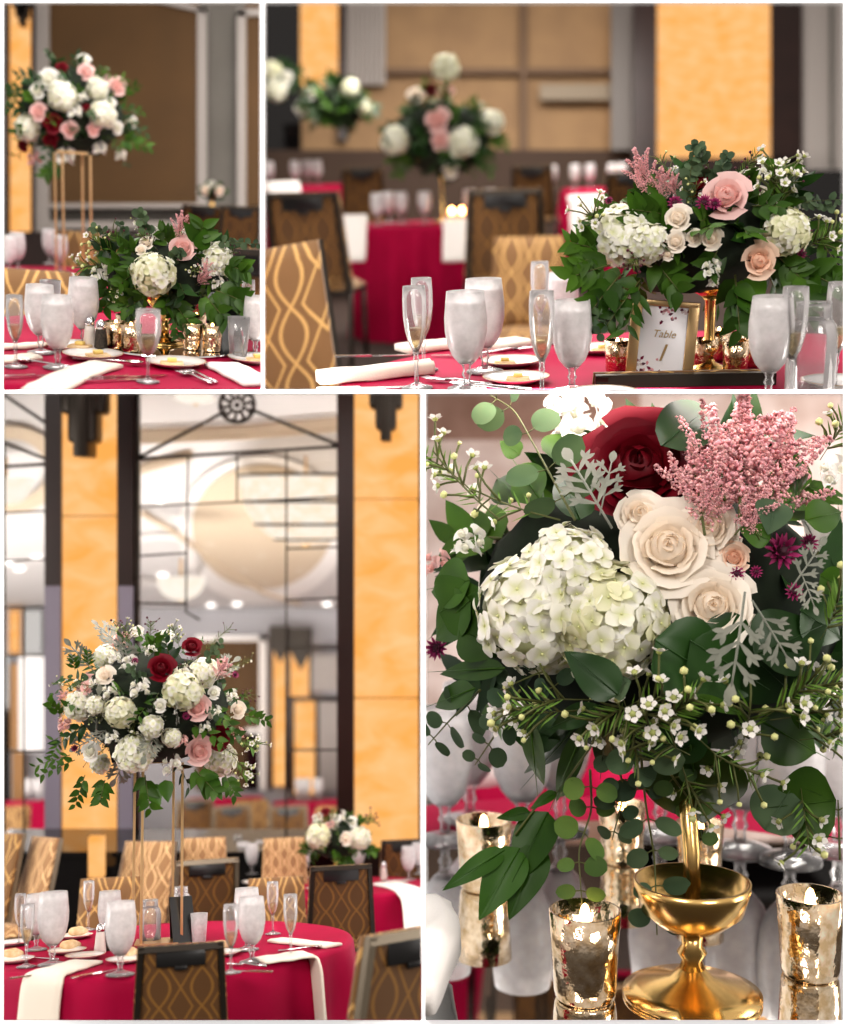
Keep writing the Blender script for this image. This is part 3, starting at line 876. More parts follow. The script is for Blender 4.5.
def chair_(fab, fabb, frame_m='bronze'):
    """banquet chair: upholstered seat, tapering upholstered back in a metal frame with a hand slot, four legs"""
    def b():
        o = empty('banquet_chair', '', '')
        hw0, hw1, z0, z1 = .225, .2, .5, .95
        def tr(z): return hw0 + (hw1 - hw0) * (z - z0) / (z1 - z0), -.2 - .1 * (z - z0) / (z1 - z0)
        mb = MB()
        nu, nv = 10, 8; V = []
        for face in (0, 1):
            for i in range(nu + 1):
                z = z0 - .04 + (z1 - z0 + .055) * i / nu; h, y = tr(z)
                for j in range(nv + 1):
                    q = -1 + 2 * j / nv
                    e = (1 - q ** 4) * (1 - (2 * i / nu - 1) ** 6)
                    V.append((q * (h + .004), y + (.024 + .028 * e if face else .004), z))
        m = (nu + 1) * (nv + 1)
        f = [tuple(x)[::-1] for x in gridf(nu, nv)] + [tuple(a + m for a in x) for x in gridf(nu, nv)]
        edge = [j for j in range(nv + 1)] + [i * (nv + 1) + nv for i in range(1, nu + 1)] + [nu * (nv + 1) + j for j in range(nv - 1, -1, -1)] + [i * (nv + 1) for i in range(nu - 1, 0, -1)]
        f += [(edge[i], edge[(i + 1) % len(edge)], edge[(i + 1) % len(edge)] + m, edge[i] + m) for i in range(len(edge))]
        mb.add(V, f).build('backrest', M[fab], o)
        mb = MB()                                           # rear panel, set into the frame
        h0, y0 = tr(z0); h1, y1 = tr(z1)
        V = [(-h0 + .03, y0 - .012, z0), (h0 - .03, y0 - .012, z0), (h1 - .03, y1 - .012, z1 - .02), (-h1 + .03, y1 - .012, z1 - .02)]
        V += [(x, y + .02, z) for x, y, z in V]
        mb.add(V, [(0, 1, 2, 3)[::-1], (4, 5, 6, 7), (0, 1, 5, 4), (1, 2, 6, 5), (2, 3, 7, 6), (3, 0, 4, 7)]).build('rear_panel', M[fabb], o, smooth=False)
        mb = MB()
        ring = [(-h0 + .013, y0 - .012, z0 - .06), (-h1 + .013, y1 - .012, z1), (h1 - .013, y1 - .012, z1), (h0 - .013, y0 - .012, z0 - .06)]
        for a, c in zip(ring, ring[1:]):
            a, c = np.array(a), np.array(c); dd = nrm(c - a); fr = frame(dd, (0, -1, .2))
            A0 = a - dd * .012; A1 = c + dd * .012; q = []
            for p in (A0, A1):
                for sx, sy in ((-.014, -.013), (.014, -.013), (.014, .016), (-.014, .016)): q.append(p + fr[:, 0] * sx + np.array((0, 1, 0)) * sy)
            mb.add(q, [(0, 1, 2, 3)[::-1], (4, 5, 6, 7), (0, 1, 5, 4), (1, 2, 6, 5), (2, 3, 7, 6), (3, 0, 4, 7)])
        mb.build('back_frame', M[frame_m], o, smooth=False)
        mb = MB(); zc = z1 - .055; hc, yc = tr(zc)
        box(mb, -.115, yc - .026, zc - .03, .115, yc - .014, zc + .048, bev=.004)
        box(mb, -.03, yc - .025, zc - .048, .03, yc - .014, zc - .026, bev=.004)
        mb.build('hand_slot', M['black'], o)
        mb = MB(); nu = nv = 10; V = []
        for face in (0, 1):
            for i in range(nu + 1):
                for j in range(nv + 1):
                    x = -1 + 2 * i / nu; y = -1 + 2 * j / nv
                    rr = 1 - .06 * (x * x * y * y)
                    V.append((x * .225 * rr, y * .215 * rr + .03, (.43 + .06 * (1 - x ** 4) * (1 - y ** 4) if face else .425)))
        m = (nu + 1) ** 2; f = [tuple(x) for x in gridf(nu, nv)] + [tuple(a + m for a in x)[::-1] for x in gridf(nu, nv)]
        edge = [j for j in range(nv + 1)] + [i * (nv + 1) + nv for i in range(1, nu + 1)] + [nu * (nv + 1) + j for j in range(nv - 1, -1, -1)] + [i * (nv + 1) for i in range(nu - 1, 0, -1)]
        f += [(edge[i], edge[(i + 1) % len(edge)], edge[(i + 1) % len(edge)] + m, edge[i] + m)[::-1] for i in range(len(edge))]
        mb.add(V, f).build('seat', M[fab], o)
        mb = MB(); box(mb, -.215, -.18, .4, .215, .24, .427, bev=.006); mb.build('seat_frame', M[frame_m], o)
        for sx in (-1, 1):
            mb = MB(); tube(mb, [(sx * .2, .215, 0), (sx * .2, .215, .2), (sx * .2, .21, .42)], .014, 8); mb.build('leg', M[frame_m], o)
            mb = MB(); tube(mb, [(sx * .215, -.235, 0), (sx * .218, -.205, .25), (sx * .222, -.19, .46)], .014, 8); mb.build('leg', M[frame_m], o)
        return o
    return b
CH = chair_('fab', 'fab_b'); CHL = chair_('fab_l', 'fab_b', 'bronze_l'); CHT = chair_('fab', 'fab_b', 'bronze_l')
def chair(D, label, px, py, k, rz=0, size=1.0, kind='dark', group='banquet chairs', roll=0):
    """the middle of the top of the back is seen at (px, py), one local metre spanning k pixels"""
    o = make('chair_' + kind, {'dark': CH, 'light': CHL, 'taupe': CHT}[kind], label, 'chair', group)
    top = D.at(px, py, k); a = math.radians(rz)
    back = Vector((math.sin(a) * .3, -math.cos(a) * .3, .96)) * size
    if roll:
        Rr = Matrix.Rotation(math.radians(roll), 4, 'Y'); put(o, D, top - Rr @ back, a, size, Rr)
    else: put(o, D, top - back, a, size)
    return o

def compote(h=.12, rb=.05, rf=.05, zt=None):
    """gold compote: round foot, knopped stem, flaring bowl up to the flowers"""
    def f(root, c, r):
        lathe(MB(), [(rf, 0), (rf, .004), (rf * .6, .012), (.014, .022), (.012, .03)], 36).build('foot', M['gold'], root)
        z = zt or max(.06, c[2] - r[2] * .62)
        lathe(MB(), [(.012, .03), (.011, .04), (.018, .048), (.011, .056), (.012, z - .03), (.02, z - .02)], 24).build('stem', M['gold'], root)
        lathe(MB(), [(.02, z - .02), (rb * .8, z - .005), (rb * 1.15, z + .02), (rb * 1.3, z + .05), (rb * 1.2, z + .05), (.01, z + .01)], 36).build('vase_bowl', M['gold'], root)
    return f
def tall_stand(w=.055, sh=.018):
    """tall stand of four thin gold legs under a square tray"""
    def f(root, c, r):
        z = c[2] - r[2] * .75
        for sx in (-1, 1):
            for sy in (-1, 1):
                mb = MB(); box(mb, sx * w - sy * sh - .005, sy * w * .8 - .005, 0, sx * w - sy * sh + .005, sy * w * .8 + .005, z); mb.build('leg', M['gold_mat'], root, smooth=False)
        mb = MB(); box(mb, -w - .006, -w - .006, z, w + .006, w + .006, z + .012); mb.build('tray', M['gold_mat'], root, smooth=False)
        mb = MB(); box(mb, -w - .006, -w - .006, 0, w + .006, w + .006, .005); mb.build('base_plate', M['gold_mat'], root, smooth=False)
    return f
def compote_column(root, c, r):
    lathe(MB(), [(.064, 0), (.064, .004), (.05, .01), (.02, .018), (.012, .026)], 48).build('foot', M['gold'], root)
    lathe(MB(), [(.012, .026), (.0095, .034), (.014, .041), (.0095, .048), (.011, .06)], 28).build('stem', M['gold'], root)
    lathe(MB(), [(.011, .06), (.03, .066), (.047, .08), (.053, .1), (.054, .108), (.051, .108), (.044, .088), (.02, .075), (0, .074)], 48).build('vase_bowl', M['gold'], root)
    mb = MB(); tube(mb, [(0, 0, .07), (0, .01, .13), (-.01, c[1] * .6, max(.2, c[2] - .08))], [.008, .008, .009], 16); mb.build('vase_column', M['gold'], root)
M['flame_far'] = glow('candle_glow', (1.0, .45, .16), 30)
def tealight():
    o = empty('tealight_candle', '', '')
    prof_glass(MB(), [(.002, .001), (.028, .0), (.031, .004), (.033, .05)], .002, 24).build('glass_cup', M['clear'], o)
    lathe(MB(), [(.027, .004), (.028, .02), (0, .021)], 20).build('wax', M['wax'], o)
    ball(MB(), (0, 0, .06), (.013, .013, .024), ICO2).build('flame', M['flame_far'], o)
    return o
# ================================================================ room A: low centrepiece table, tall centrepiece behind
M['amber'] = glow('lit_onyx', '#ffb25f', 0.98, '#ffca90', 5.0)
M['dark_wood'] = pbr('dark_wood', '#2a1712', 0.35, col2='#22110c', noise=3)
M['brown_wall'] = pbr('brown_wallcovering', '#5a4020', 0.75, col2='#523a1c', noise=2)
M['beige_wall'] = pbr('beige_wallcovering', '#8a6f50', 0.8, col2='#80664a', noise=2)
M['grey_trim'] = pbr('grey_trim', '#9a938e', 0.6)
M['grey_wall'] = pbr('grey_wall', '#6c6862', 0.7, col2='#625e58', noise=2)
M['carpet'] = pbr('carpet', '#3c2c22', 0.95, col2='#2a1c16', noise=8)
M['white_case'] = pbr('white_case', (0.9, 0.9, 0.9), 0.6, emit=(1, 1, 1), es=0.55)  # own glow added to keep the board edges bright white
M['purple'] = pbr('lavender_panel', '#77707c', 0.5)

def ground(D, z, y0, y1, name='floor'):
    V = [(-6, y0, z), (6, y0, z), (6, y1, z), (-6, y1, z)]
    V = np.array([tuple(D.M @ Vector(v)) for v in V])
    mb = MB(); nu = 8
    o = mb.add(V, [(0, 1, 2, 3)]).build(name, M['carpet'], None, smooth=False)
    return props(stand(o, D), kind='structure')

DA = 8.0
wall('wall_rear_brown_room', [(-6, -6, 270, 330, DA + .06)], M['grey_wall'], A)
wall('wall_panel_brown', [(46, -6, 199, 204, DA)], M['brown_wall'], A)
wall('wall_panel_brown_narrow', [(245, -6, 270, 206, DA)], M['brown_wall'], A)
wall('trim_1', [(197, 8, 206.5, 232, DA - .02)], M['grey_trim'], A)
wall('trim_2', [(237, 10, 246, 232, DA - .02)], M['grey_trim'], A)
wall('trim_3', [(33.5, -6, 49, 232, DA - .02)], M['grey_trim'], A)
mb = MB()
a, b = wpoint(148, -2, DA - .02), wpoint(207, 11, DA - .02)
for t in (0,):
    V = []
    for p in (a, b):
        for dy, dz in ((0, -.016), (0, .016), (.03, .016), (.03, -.016)): V.append((p.x, p.y + dy, p.z + dz))
    mb.add(V, [(0, 1, 2, 3), (7, 6, 5, 4), (0, 4, 5, 1), (1, 5, 6, 2), (2, 6, 7, 3), (3, 7, 4, 0)])
props(stand(mb.build('trim_4', M['grey_trim'], smooth=False), A), kind='structure')
wall('trim_5', [(237, 8, 270, 16, DA - .02)], M['grey_trim'], A)
wall('trim_6', [(49, 203, 197, 208, DA - .03), (49, 221, 270, 229, DA - .03)], M['grey_trim'], A)
wall('wall_wainscot_dark', [(-6, 232, 270, 330, DA - .04)], M['dark_wood'], A)
wall('trim_7', [(-6, -6, 8.5, 236, DA - .05), (31, -6, 34, 236, DA - .05)], M['dark_wood'], A)
wall('light_panel', [(8.5, -6, 31, 234, DA - .02)], M['amber'], A, None, 'tall glowing amber light panel beside the brown wall', 'light panel')
mb = MB()
for x0, x1, y1 in ((12, 30, 6), (15, 27, 15), (18.5, 24, 24)): slab(mb, x0, -4, x1, y1, DA - .11, .06)
props(stand(mb.build('wall_sconce', M['bronze'], smooth=False), A), 'dark stepped sconce above the glowing amber panel beside the brown wall', 'wall lamp')

cA = A.at(171, 346, 345); zA = cA.z
ground(A, zA - .75, 3.2, 8.0, 'floor')
tablecloth(A, 'crimson cloth on the round table of the low white and pink centrepiece', cA, .73, .75, 1, 'crimson tablecloths')
# far tables
cA2 = A.at(72, 279, 215)
tablecloth(A, 'crimson cloth on the table below the tall globe centrepiece', cA2, .6, .78, 2)
cA3 = A.at(228, 211, 150)
tablecloth(A, 'crimson cloth on the far table at the brown wall', cA3, .25, .6, 3)

arrangement(A, 'flower_arrangement', 'tall globe of white, blush and burgundy flowers on thin gold legs', None,
    A.on(74, 276, cA2.z), A.at(72, 112, 205), (.31, .28, .255),
    [('hyd', 62, 95, 30), ('hyd', 98, 88, 22), ('hyd', 103, 114, 28), ('hyd', 27, 128, 26), ('white', 48, 79, 22), ('white', 83, 60, 16), ('white', 37, 91, 16),
     ('red', 61, 68, 13), ('red', 52, 124, 19), ('red', 50, 141, 15), ('blush', 38, 112, 18), ('blush', 69, 130, 18), ('blush', 117, 86, 20), ('blush', 86, 72, 18),
     ('blush', 93, 130, 14), ('stock', 75, 111, 18), ('stock', 100, 148, 17), ('stock', 66, 155, 24), ('pstock', 34, 158, 18), ('white', 117, 128, 13), ('stock', 121, 155, 14),
     ('white', 131, 122, 13), ('stock', 82, 96, 14), ('white', 110, 104, 13), ('red', 23, 146, 12), ('red', 86, 108, 8)],
    [('leaf', (120, 140), (150, 146), 14), ('lance', (125, 95), (138, 84), 10), ('lance', (20, 90), (8, 105), 10), ('leaf', (60, 165), (45, 175), 14)],
    tall_stand(.062, .02), 60, 3, .055, ['leaf', 'dark', 'dark', 'lance', 'euc', 'leaf'], back=5)

arrangement(A, 'flower_arrangement', 'low centrepiece with a cream hydrangea and blush rose in a gold compote', None,
    A.on(165, 346, zA) + Vector((0, 0, .008)), A.at(166, 276, 345), (.225, .18, .125),
    [('ghyd', 153, 274, 44), ('hyd', 218, 258, 32), ('blush', 182, 248, 28), ('stock', 155, 236, 24), ('stock', 100, 273, 24), ('cream', 146, 243, 15), ('cream', 141, 250, 12),
     ('stock', 190, 232, 18), ('ast', 204, 282, 22), ('stock', 218, 283, 16), ('white', 163, 232, 14), ('stock', 215, 270, 18)],
    [('ast', (178, 245), (182, 210), 9), ('ast', (196, 285), (210, 272), 10), ('euc', (150, 235), (138, 210), 11), ('euc', (218, 242), (262, 242), 9), ('euc', (122, 240), (92, 226), 9), ('euc', (130, 245), (120, 222), 8),
     ('leaf', (198, 245), (203, 225), 24), ('big', (200, 250), (206, 228), 16), ('leaf', (225, 265), (246, 270), 22), ('leaf', (215, 290), (244, 300), 24), ('leaf', (205, 295), (225, 318), 22),
     ('leaf', (150, 295), (122, 308), 22), ('leaf', (170, 300), (190, 322), 20), ('leaf', (110, 285), (88, 292), 18), ('wax', (115, 265), (80, 262), 6), ('wax', (120, 255), (95, 238), 6), ('berry', (125, 250), (112, 232), 5),
     ('big', (128, 285), (126, 302), 14), ('euc', (165, 295), (172, 304), 16), ('leaf', (236, 290), (248, 318), 16), ('leaf', (140, 300), (118, 300), 16), ('leaf', (120, 288), (103, 308), 18), ('leaf', (175, 310), (178, 335), 14)],
    compote(.12, .05, .055), 70, 5, .05, ['leaf', 'leaf', 'dark', 'lance', 'wax', 'berry', 'leaf', 'euc'], back=6, core=.72)
arrangement(A, 'flower_arrangement', 'tiny cream centrepiece on the far table at the brown wall', None,
    A.on(212, 207, cA3.z), A.at(212, 191, 150), (.095, .07, .06),
    [('cream', 205, 190, 10), ('cream', 219, 191, 10), ('stock', 212, 184, 9)], [], compote(.05, .025, .025), 16, 8, .03, ['leaf', 'dark'], back=2)
# mirror tray and votives
mt = MB(); lathe(mt, [(.0, 0), (.205, 0), (.207, .003), (.205, .007), (0, .007)], 64)
o = mt.build('mirror_tray', M['mirror'], sharp=30); props(o, 'round mirror tray under the low white and pink centrepiece', 'mirror tray'); put(o, A, A.on(171, 347, zA))
VS = [(116, 348, 'gold votive glass nearest the pepper shaker'), (131, 351, 'gold votive glass behind the stemmed glass, on the mirror tray'), (192, 349, 'gold votive glass to the front of the compote foot'),
      (212, 351, 'gold votive glass beside the black menu holder'), (196, 339, 'gold votive glass behind the compote, on the mirror tray'), (126, 340, 'gold votive glass at the back edge of the mirror tray')]
for x, y, l in VS: put(make('votive', votive(), l, 'candle', 'gold votives on the mirror tray'), A, A.on(x, y, zA + .008), 0, .95)
# glasses
GL = [('goblet', goblet_(), 41, 353, 1.02, 'iced water goblet behind another, by the patterned chair'), ('goblet', goblet_(), 58, 368, 1.02, 'frontmost iced water goblet, between flute and white plate'),
      ('goblet', goblet_(), 84, 347, 1.08, 'iced water goblet directly behind the salt shaker'), ('goblet', goblet_(), 255, 356, .95, 'iced water goblet at the table edge beside the menu holder'),
      ('flute', flute_(), 16, 367, .85, 'champagne flute alone at the table edge beside the patterned chair'),
      ('flute_w', flute_(.135, 1.45), 148, 382, .84, 'wide stemmed champagne glass in front of the mirror tray'),
      ('flute', flute_(), 247, 338, .85, 'champagne flute standing behind the menu holder and leaves'),
      ('tumbler', tumbler, 51, 318, 1.0, 'clear straight tumbler behind the water goblets'), ('tumbler', tumbler, 238, 358, .95, 'clear straight tumbler between menu holder and water goblet')]
for k_, f_, x, y, s, l in GL: put(make(k_, f_, l, 'glass', 'glasses around the low centrepiece'), A, A.on(x, y, zA), x * .1, s)
for x, y, z, l in ((60, 272, cA2.z, 'blurred water goblet on the table under the tall globe'), (18, 270, cA2.z, 'blurred water goblet at the outer end of the far table'), (9, 274, cA2.z, 'blurred water goblet cut by the case side on the far table'), (50, 264, cA2.z, 'blurred water goblet behind another on the table under the tall globe')):
    put(make('goblet', goblet_(), l, 'glass', 'glasses on the far table'), A, A.on(x, y, z), 0, 1.0)
put(make('salt', shaker('salt'), 'clear salt shaker with steel cap beside the pepper', 'shaker'), A, A.on(90, 349, zA))
put(make('pepper', shaker('pepper'), 'dark pepper shaker with steel cap beside the mirror tray', 'shaker'), A, A.on(101, 353, zA))
for x, y, l in ((76, 349, 'bread plate behind the water goblets'), (93, 358, 'bread plate in front of the shakers by the low centrepiece'), (176, 366, 'bread plate in front of the mirror tray'), (256, 362, 'bread plate under the water goblet at the table edge')):
    put(make('plate', plate, 'white ' + l, 'plate', 'bread plates round the low centrepiece'), A, A.on(x, y, zA), 0, .95)
for x, y, rz, l in ((98, 357, .3, 'bread slice on the plate in front of the shakers'), (172, 365, 0, 'bread slice on the plate before the mirror tray'), (258, 361, .2, 'bread slice on the plate at the table edge'), (80, 348, -.3, 'bread slice on the plate behind the goblets')):
    put(make('bread', bread, l + ' with butter', 'bread', 'bread on the plates'), A, A.on(x, y, zA + .006) , rz, 1.0)
P = lambda x, y: A.on(x, y, zA)
napkin(A, 'ivory napkin lying lengthwise to the table edge, front of the bread plate', [P(106, 366), P(80, 374), P(50, 388), P(40, 395)], .1, .1)
napkin(A, 'ivory napkin beside the patterned chair, behind the flute', [P(-6, 349), P(22, 348), P(45, 346)], .05)
napkin(A, 'ivory napkin under the foot of the lone flute', [P(-6, 362), P(22, 360), P(36, 358)], .075)
napkin(A, 'white napkin lying by the two forks at the table edge', [P(222, 366), P(240, 375), P(262, 386)], .1, mat='linen_w')
napkin(A, 'white napkin far across the table behind the mirror tray', [P(100, 333), P(125, 330)], .08, mat='linen_w')
for k_, f_, x, y, rz, l in (('knife', knife, 36, 377, -70, 'steel table knife pointing at the frontmost goblet'), ('knife', knife, 116, 381, -68, 'steel table knife lying between napkin and stemmed glass'), ('knife', knife, 128, 378, -68, 'steel table knife nearest the stemmed glass'),
                            ('fork', fork, 193, 378, 25, 'steel fork with tines on the bread plate rim'), ('fork', fork, 200, 377, 22, 'steel fork nearest the white napkin'), ('spoon', spoon, 46, 366, 60, 'steel spoon beside the frontmost goblet'), ('spoon', spoon, 108, 363, -110, 'steel spoon beside the bread plate in front of the shakers')):
    put(make(k_, f_, l, 'cutlery', 'cutlery round the low centrepiece'), A, A.on(x, y, zA) + Vector((0, 0, .001)), math.radians(rz), .95)
def menu_holder():
    o = empty('menu_holder', '', '')
    mb = MB(); V = [(-.048, -.03, 0), (.048, -.03, 0), (.036, .03, .175), (-.055, .03, .175)]; V += [(x, y + .004, z) for x, y, z in V]
    mb.add(V, [(0, 1, 2, 3), (7, 6, 5, 4), (0, 4, 5, 1), (1, 5, 6, 2), (2, 6, 7, 3), (3, 7, 4, 0)]); mb.build('panel', M['black'], o, smooth=False)
    mb = MB(); V = [(-.04, .09, 0), (.06, .09, 0), (.036, .036, .173), (-.055, .036, .173)]; V += [(x, y + .004, z) for x, y, z in V]
    mb.add(V, [(0, 1, 2, 3), (7, 6, 5, 4), (0, 4, 5, 1), (1, 5, 6, 2), (2, 6, 7, 3), (3, 7, 4, 0)]); mb.build('rear_leaf', M['black'], o, smooth=False)
    return o
put(make('menu', menu_holder, 'black tented menu holder at the edge of the mirror tray', 'menu holder'), A, A.on(226, 352, zA), .15, .95)
# chairs
chair(A, 'patterned chair front at the table edge by the lone flute', 18, 270, 250, 172, 1.0, 'dark')
chair(A, 'patterned chair by the gold legs of the tall centrepiece', 92, 233, 182, 175, .9, 'dark')
chair(A, 'shadowed chair back behind the menu holder', 258, 250, 235, -8, 1.0, 'dark')
chair(A, 'small chair back at the far table, nearest the brown panel', 241, 207, 166, 5, .6, 'dark')
chair(A, 'small chair back at the far table beside the grey trim', 203, 206, 166, -5, .6, 'dark')

# ================================================================ room B: head table with the table number
DB = 15.5
wall('wall_rear_beige_room', [(255, -6, 850, 400, DB + .1)], M['beige_wall'], B)
wall('wall_mirror_black', [(255, -6, 301, 262, DB)], M['lacquer'], B)
wall('light_panel', [(300, -6, 339, 86, DB - .02)], M['amber'], B, None, 'narrow glowing amber light panel high over the far tables', 'light panel')
wall('trim_8', [(338, -6, 348, 140, DB - .02)], M['dark_wood'], B)
mb = MB()
x = np.linspace(346, 386, 60); V = []
for yy in (-6, 85):
    for i, q in enumerate(x): p = wpoint(q, yy, DB - .05 + .03 * math.sin(i * .9)); V.append(tuple(p))
o = stand(mb.add(V, gridf(1, 59)).build('curtain', M['grey_trim']), B); props(o, 'grey curtain hanging beside the narrow amber panel', 'curtain')
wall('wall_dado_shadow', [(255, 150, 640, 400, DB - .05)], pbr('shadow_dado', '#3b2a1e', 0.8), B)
wall('trim_9', [(385, 68, 632, 74, DB - .03), (520, 3, 527, 150, DB - .02)], pbr('brown_trim', '#5c4632', 0.7), B)
wall('wall_pier_grey', [(611, -6, 636, 150, DB - .3)], pbr('pier_grey', '#5a5450', 0.5), B)
wall('wall_rail_pale', [(540, 84, 614, 100, DB - .1)], pbr('rail_pale', '#776a58', .6), B)
wall('trim_10', [(633, -6, 657, 172, DB - .5), (771, -6, 802, 172, DB - .5), (655, 158, 803, 172, DB - .5)], M['dark_wood'], B)
wall('light_panel', [(656, -6, 772, 160, DB - .48)], M['amber'], B, None, 'wide glowing amber light panel behind the table number centrepiece', 'light panel')
wall('wall_end_grey', [(801, -6, 850, 172, DB - .45)], M['grey_trim'], B)
wall('trim_11', [(830, -6, 833, 166, DB - .5)], M['grey_wall'], B)
wall('sideboard', [(625, 170, 860, 330, DB - .9, .4)], M['lacquer'], B, None, 'black lacquer sideboard under the wide amber panel', 'sideboard')
cB = B.at(703, 379, 480); zB = cB.z
ground(B, zB - .76, 1.6, 12.5, 'floor')
tablecloth(B, 'crimson cloth on the round table with the table number', cB, .77, .75, 11)
cB2 = B.at(414, 223, 138)
tablecloth(B, 'crimson cloth on the blurred middle table under the round centrepiece', cB2, .42, .8, 12)
cB3 = B.at(300, 185, 105); tablecloth(B, 'crimson cloth on the blurred far table at the dark mirror wall', cB3, .4, .8, 13)
cB4 = B.at(598, 188, 105); tablecloth(B, 'crimson cloth on the blurred far table by the dark column', cB4, .34, .8, 14)
arrangement(B, 'flower_arrangement', 'lavish centrepiece with white hydrangea and blush rose over the table number', None,
    B.on(708, 372, zB), B.at(703, 243, 480), (.245, .2, .145),
    [('hyd', 620, 236, 64), ('hyd', 648, 243, 42), ('ghyd', 787, 231, 48), ('cream', 678, 218, 28), ('cream', 694, 238, 18), ('cream', 711, 239, 24), ('cream', 676, 242, 22), ('peach', 759, 261, 38), ('cream', 668, 254, 14),
     ('blush', 726, 196, 50), ('stock', 746, 176, 20), ('stock', 760, 171, 20), ('red', 697, 184, 30), ('scab', 675, 203, 16), ('scab', 704, 203, 18), ('scab', 715, 204, 14), ('scab', 609, 201, 10), ('scab', 660, 252, 11), ('scab', 663, 240, 7),
     ('stock', 712, 268, 24), ('scab', 801, 254, 12), ('scab', 796, 241, 6), ('stock', 714, 282, 14), ('stock', 800, 205, 16), ('scab', 583, 270, 12)],
    [('ast', (652, 205), (634, 148), 10), ('ast', (664, 205), (662, 166), 10), ('ast', (676, 200), (672, 172), 10), ('euc', (686, 205), (694, 146), 15), ('euc', (705, 180), (698, 142), 13), ('euc', (715, 185), (728, 152), 11),
     ('euc', (775, 205), (842, 196), 13), ('euc', (780, 200), (835, 204), 12), ('wax', (770, 215), (783, 168), 9), ('wax', (780, 215), (778, 178), 9), ('wax', (800, 250), (838, 225), 9), ('wax', (600, 230), (592, 218), 8),
     ('big', (782, 176), (762, 156), 14), ('big', (784, 171), (805, 166), 11), ('leaf', (600, 250), (568, 240), 26), ('leaf', (610, 265), (570, 275), 30), ('leaf', (620, 275), (590, 310), 30), ('leaf', (640, 280), (605, 325), 26),
     ('leaf', (600, 255), (578, 262), 24), ('lance', (640, 285), (625, 330), 26), ('leaf', (735, 275), (740, 330), 36), ('big', (742, 280), (738, 330), 20), ('leaf', (800, 270), (840, 285), 34),
     ('leaf', (790, 280), (815, 310), 30), ('big', (752, 275), (760, 305), 22), ('leaf', (655, 262), (680, 290), 30), ('lance', (820, 240), (842, 270), 26), ('leaf', (665, 215), (635, 208), 30), ('big', (672, 232), (664, 205), 16), ('leaf', (770, 250), (800, 275), 34), ('lance', (730, 250), (722, 215), 26), ('euc', (600, 290), (590, 325), 12), ('euc', (620, 300), (598, 332), 12)],
    compote(.15, .06, .06), 90, 7, .055, ['leaf', 'leaf', 'dark', 'lance', 'wax', 'leaf', 'dark', 'berry'], back=8, core=.7, low=.1)
arrangement(B, 'flower_arrangement', 'blurred round centrepiece of white and pink on the middle table', None,
    B.on(443, 222, cB2.z), B.at(443, 138, 140), (.42, .3, .31),
    [('hyd', 463, 142, 32), ('hyd', 395, 140, 30), ('hyd', 492, 122, 26), ('blush', 437, 120, 26), ('blush', 440, 141, 20), ('cream', 415, 95, 20), ('blush', 445, 92, 18), ('red', 430, 90, 16), ('white', 450, 170, 18), ('ghyd', 446, 66, 28)],
    [], compote(.2, .08, .08), 50, 9, .09, ['leaf', 'dark', 'dark', 'lance'], back=3)
arrangement(B, 'flower_arrangement', 'blurred dark leafy centrepiece below the narrow amber panel', None, B.on(338, 180, cB3.z), B.at(340, 105, 110), (.33, .25, .22),
    [('ghyd', 350, 88, 20), ('white', 312, 92, 16), ('ghyd', 365, 108, 16), ('white', 300, 108, 16)], [], compote(.2, .07, .07), 40, 10, .1, ['leaf', 'dark', 'dark', 'euc'], back=2)
arrangement(B, 'flower_arrangement', 'blurred white centrepiece at the dark mirror wall', None, B.on(280, 180, cB3.z), B.at(278, 82, 100), (.2, .2, .2),
    [('hyd', 276, 90, 24), ('ghyd', 272, 70, 20), ('white', 286, 78, 14)], [], compote(.2, .06, .06), 24, 11, .08, ['leaf', 'euc', 'dark'], back=2)
arrangement(B, 'flower_arrangement', 'small leafy spray high on the beige wall', None, B.at(415, 40, 90), B.at(415, 24, 90), (.22, .15, .16), [], [], lambda root, c, r: None, 26, 12, .1, ['dark', 'leaf', 'dark'], back=0)
arrangement(B, 'flower_arrangement', 'small leafy spray on the wall beside the grey pier', None, B.at(603, 40, 90), B.at(603, 30, 90), (.12, .15, .2), [], [], lambda root, c, r: None, 18, 13, .1, ['dark', 'leaf'], back=0)
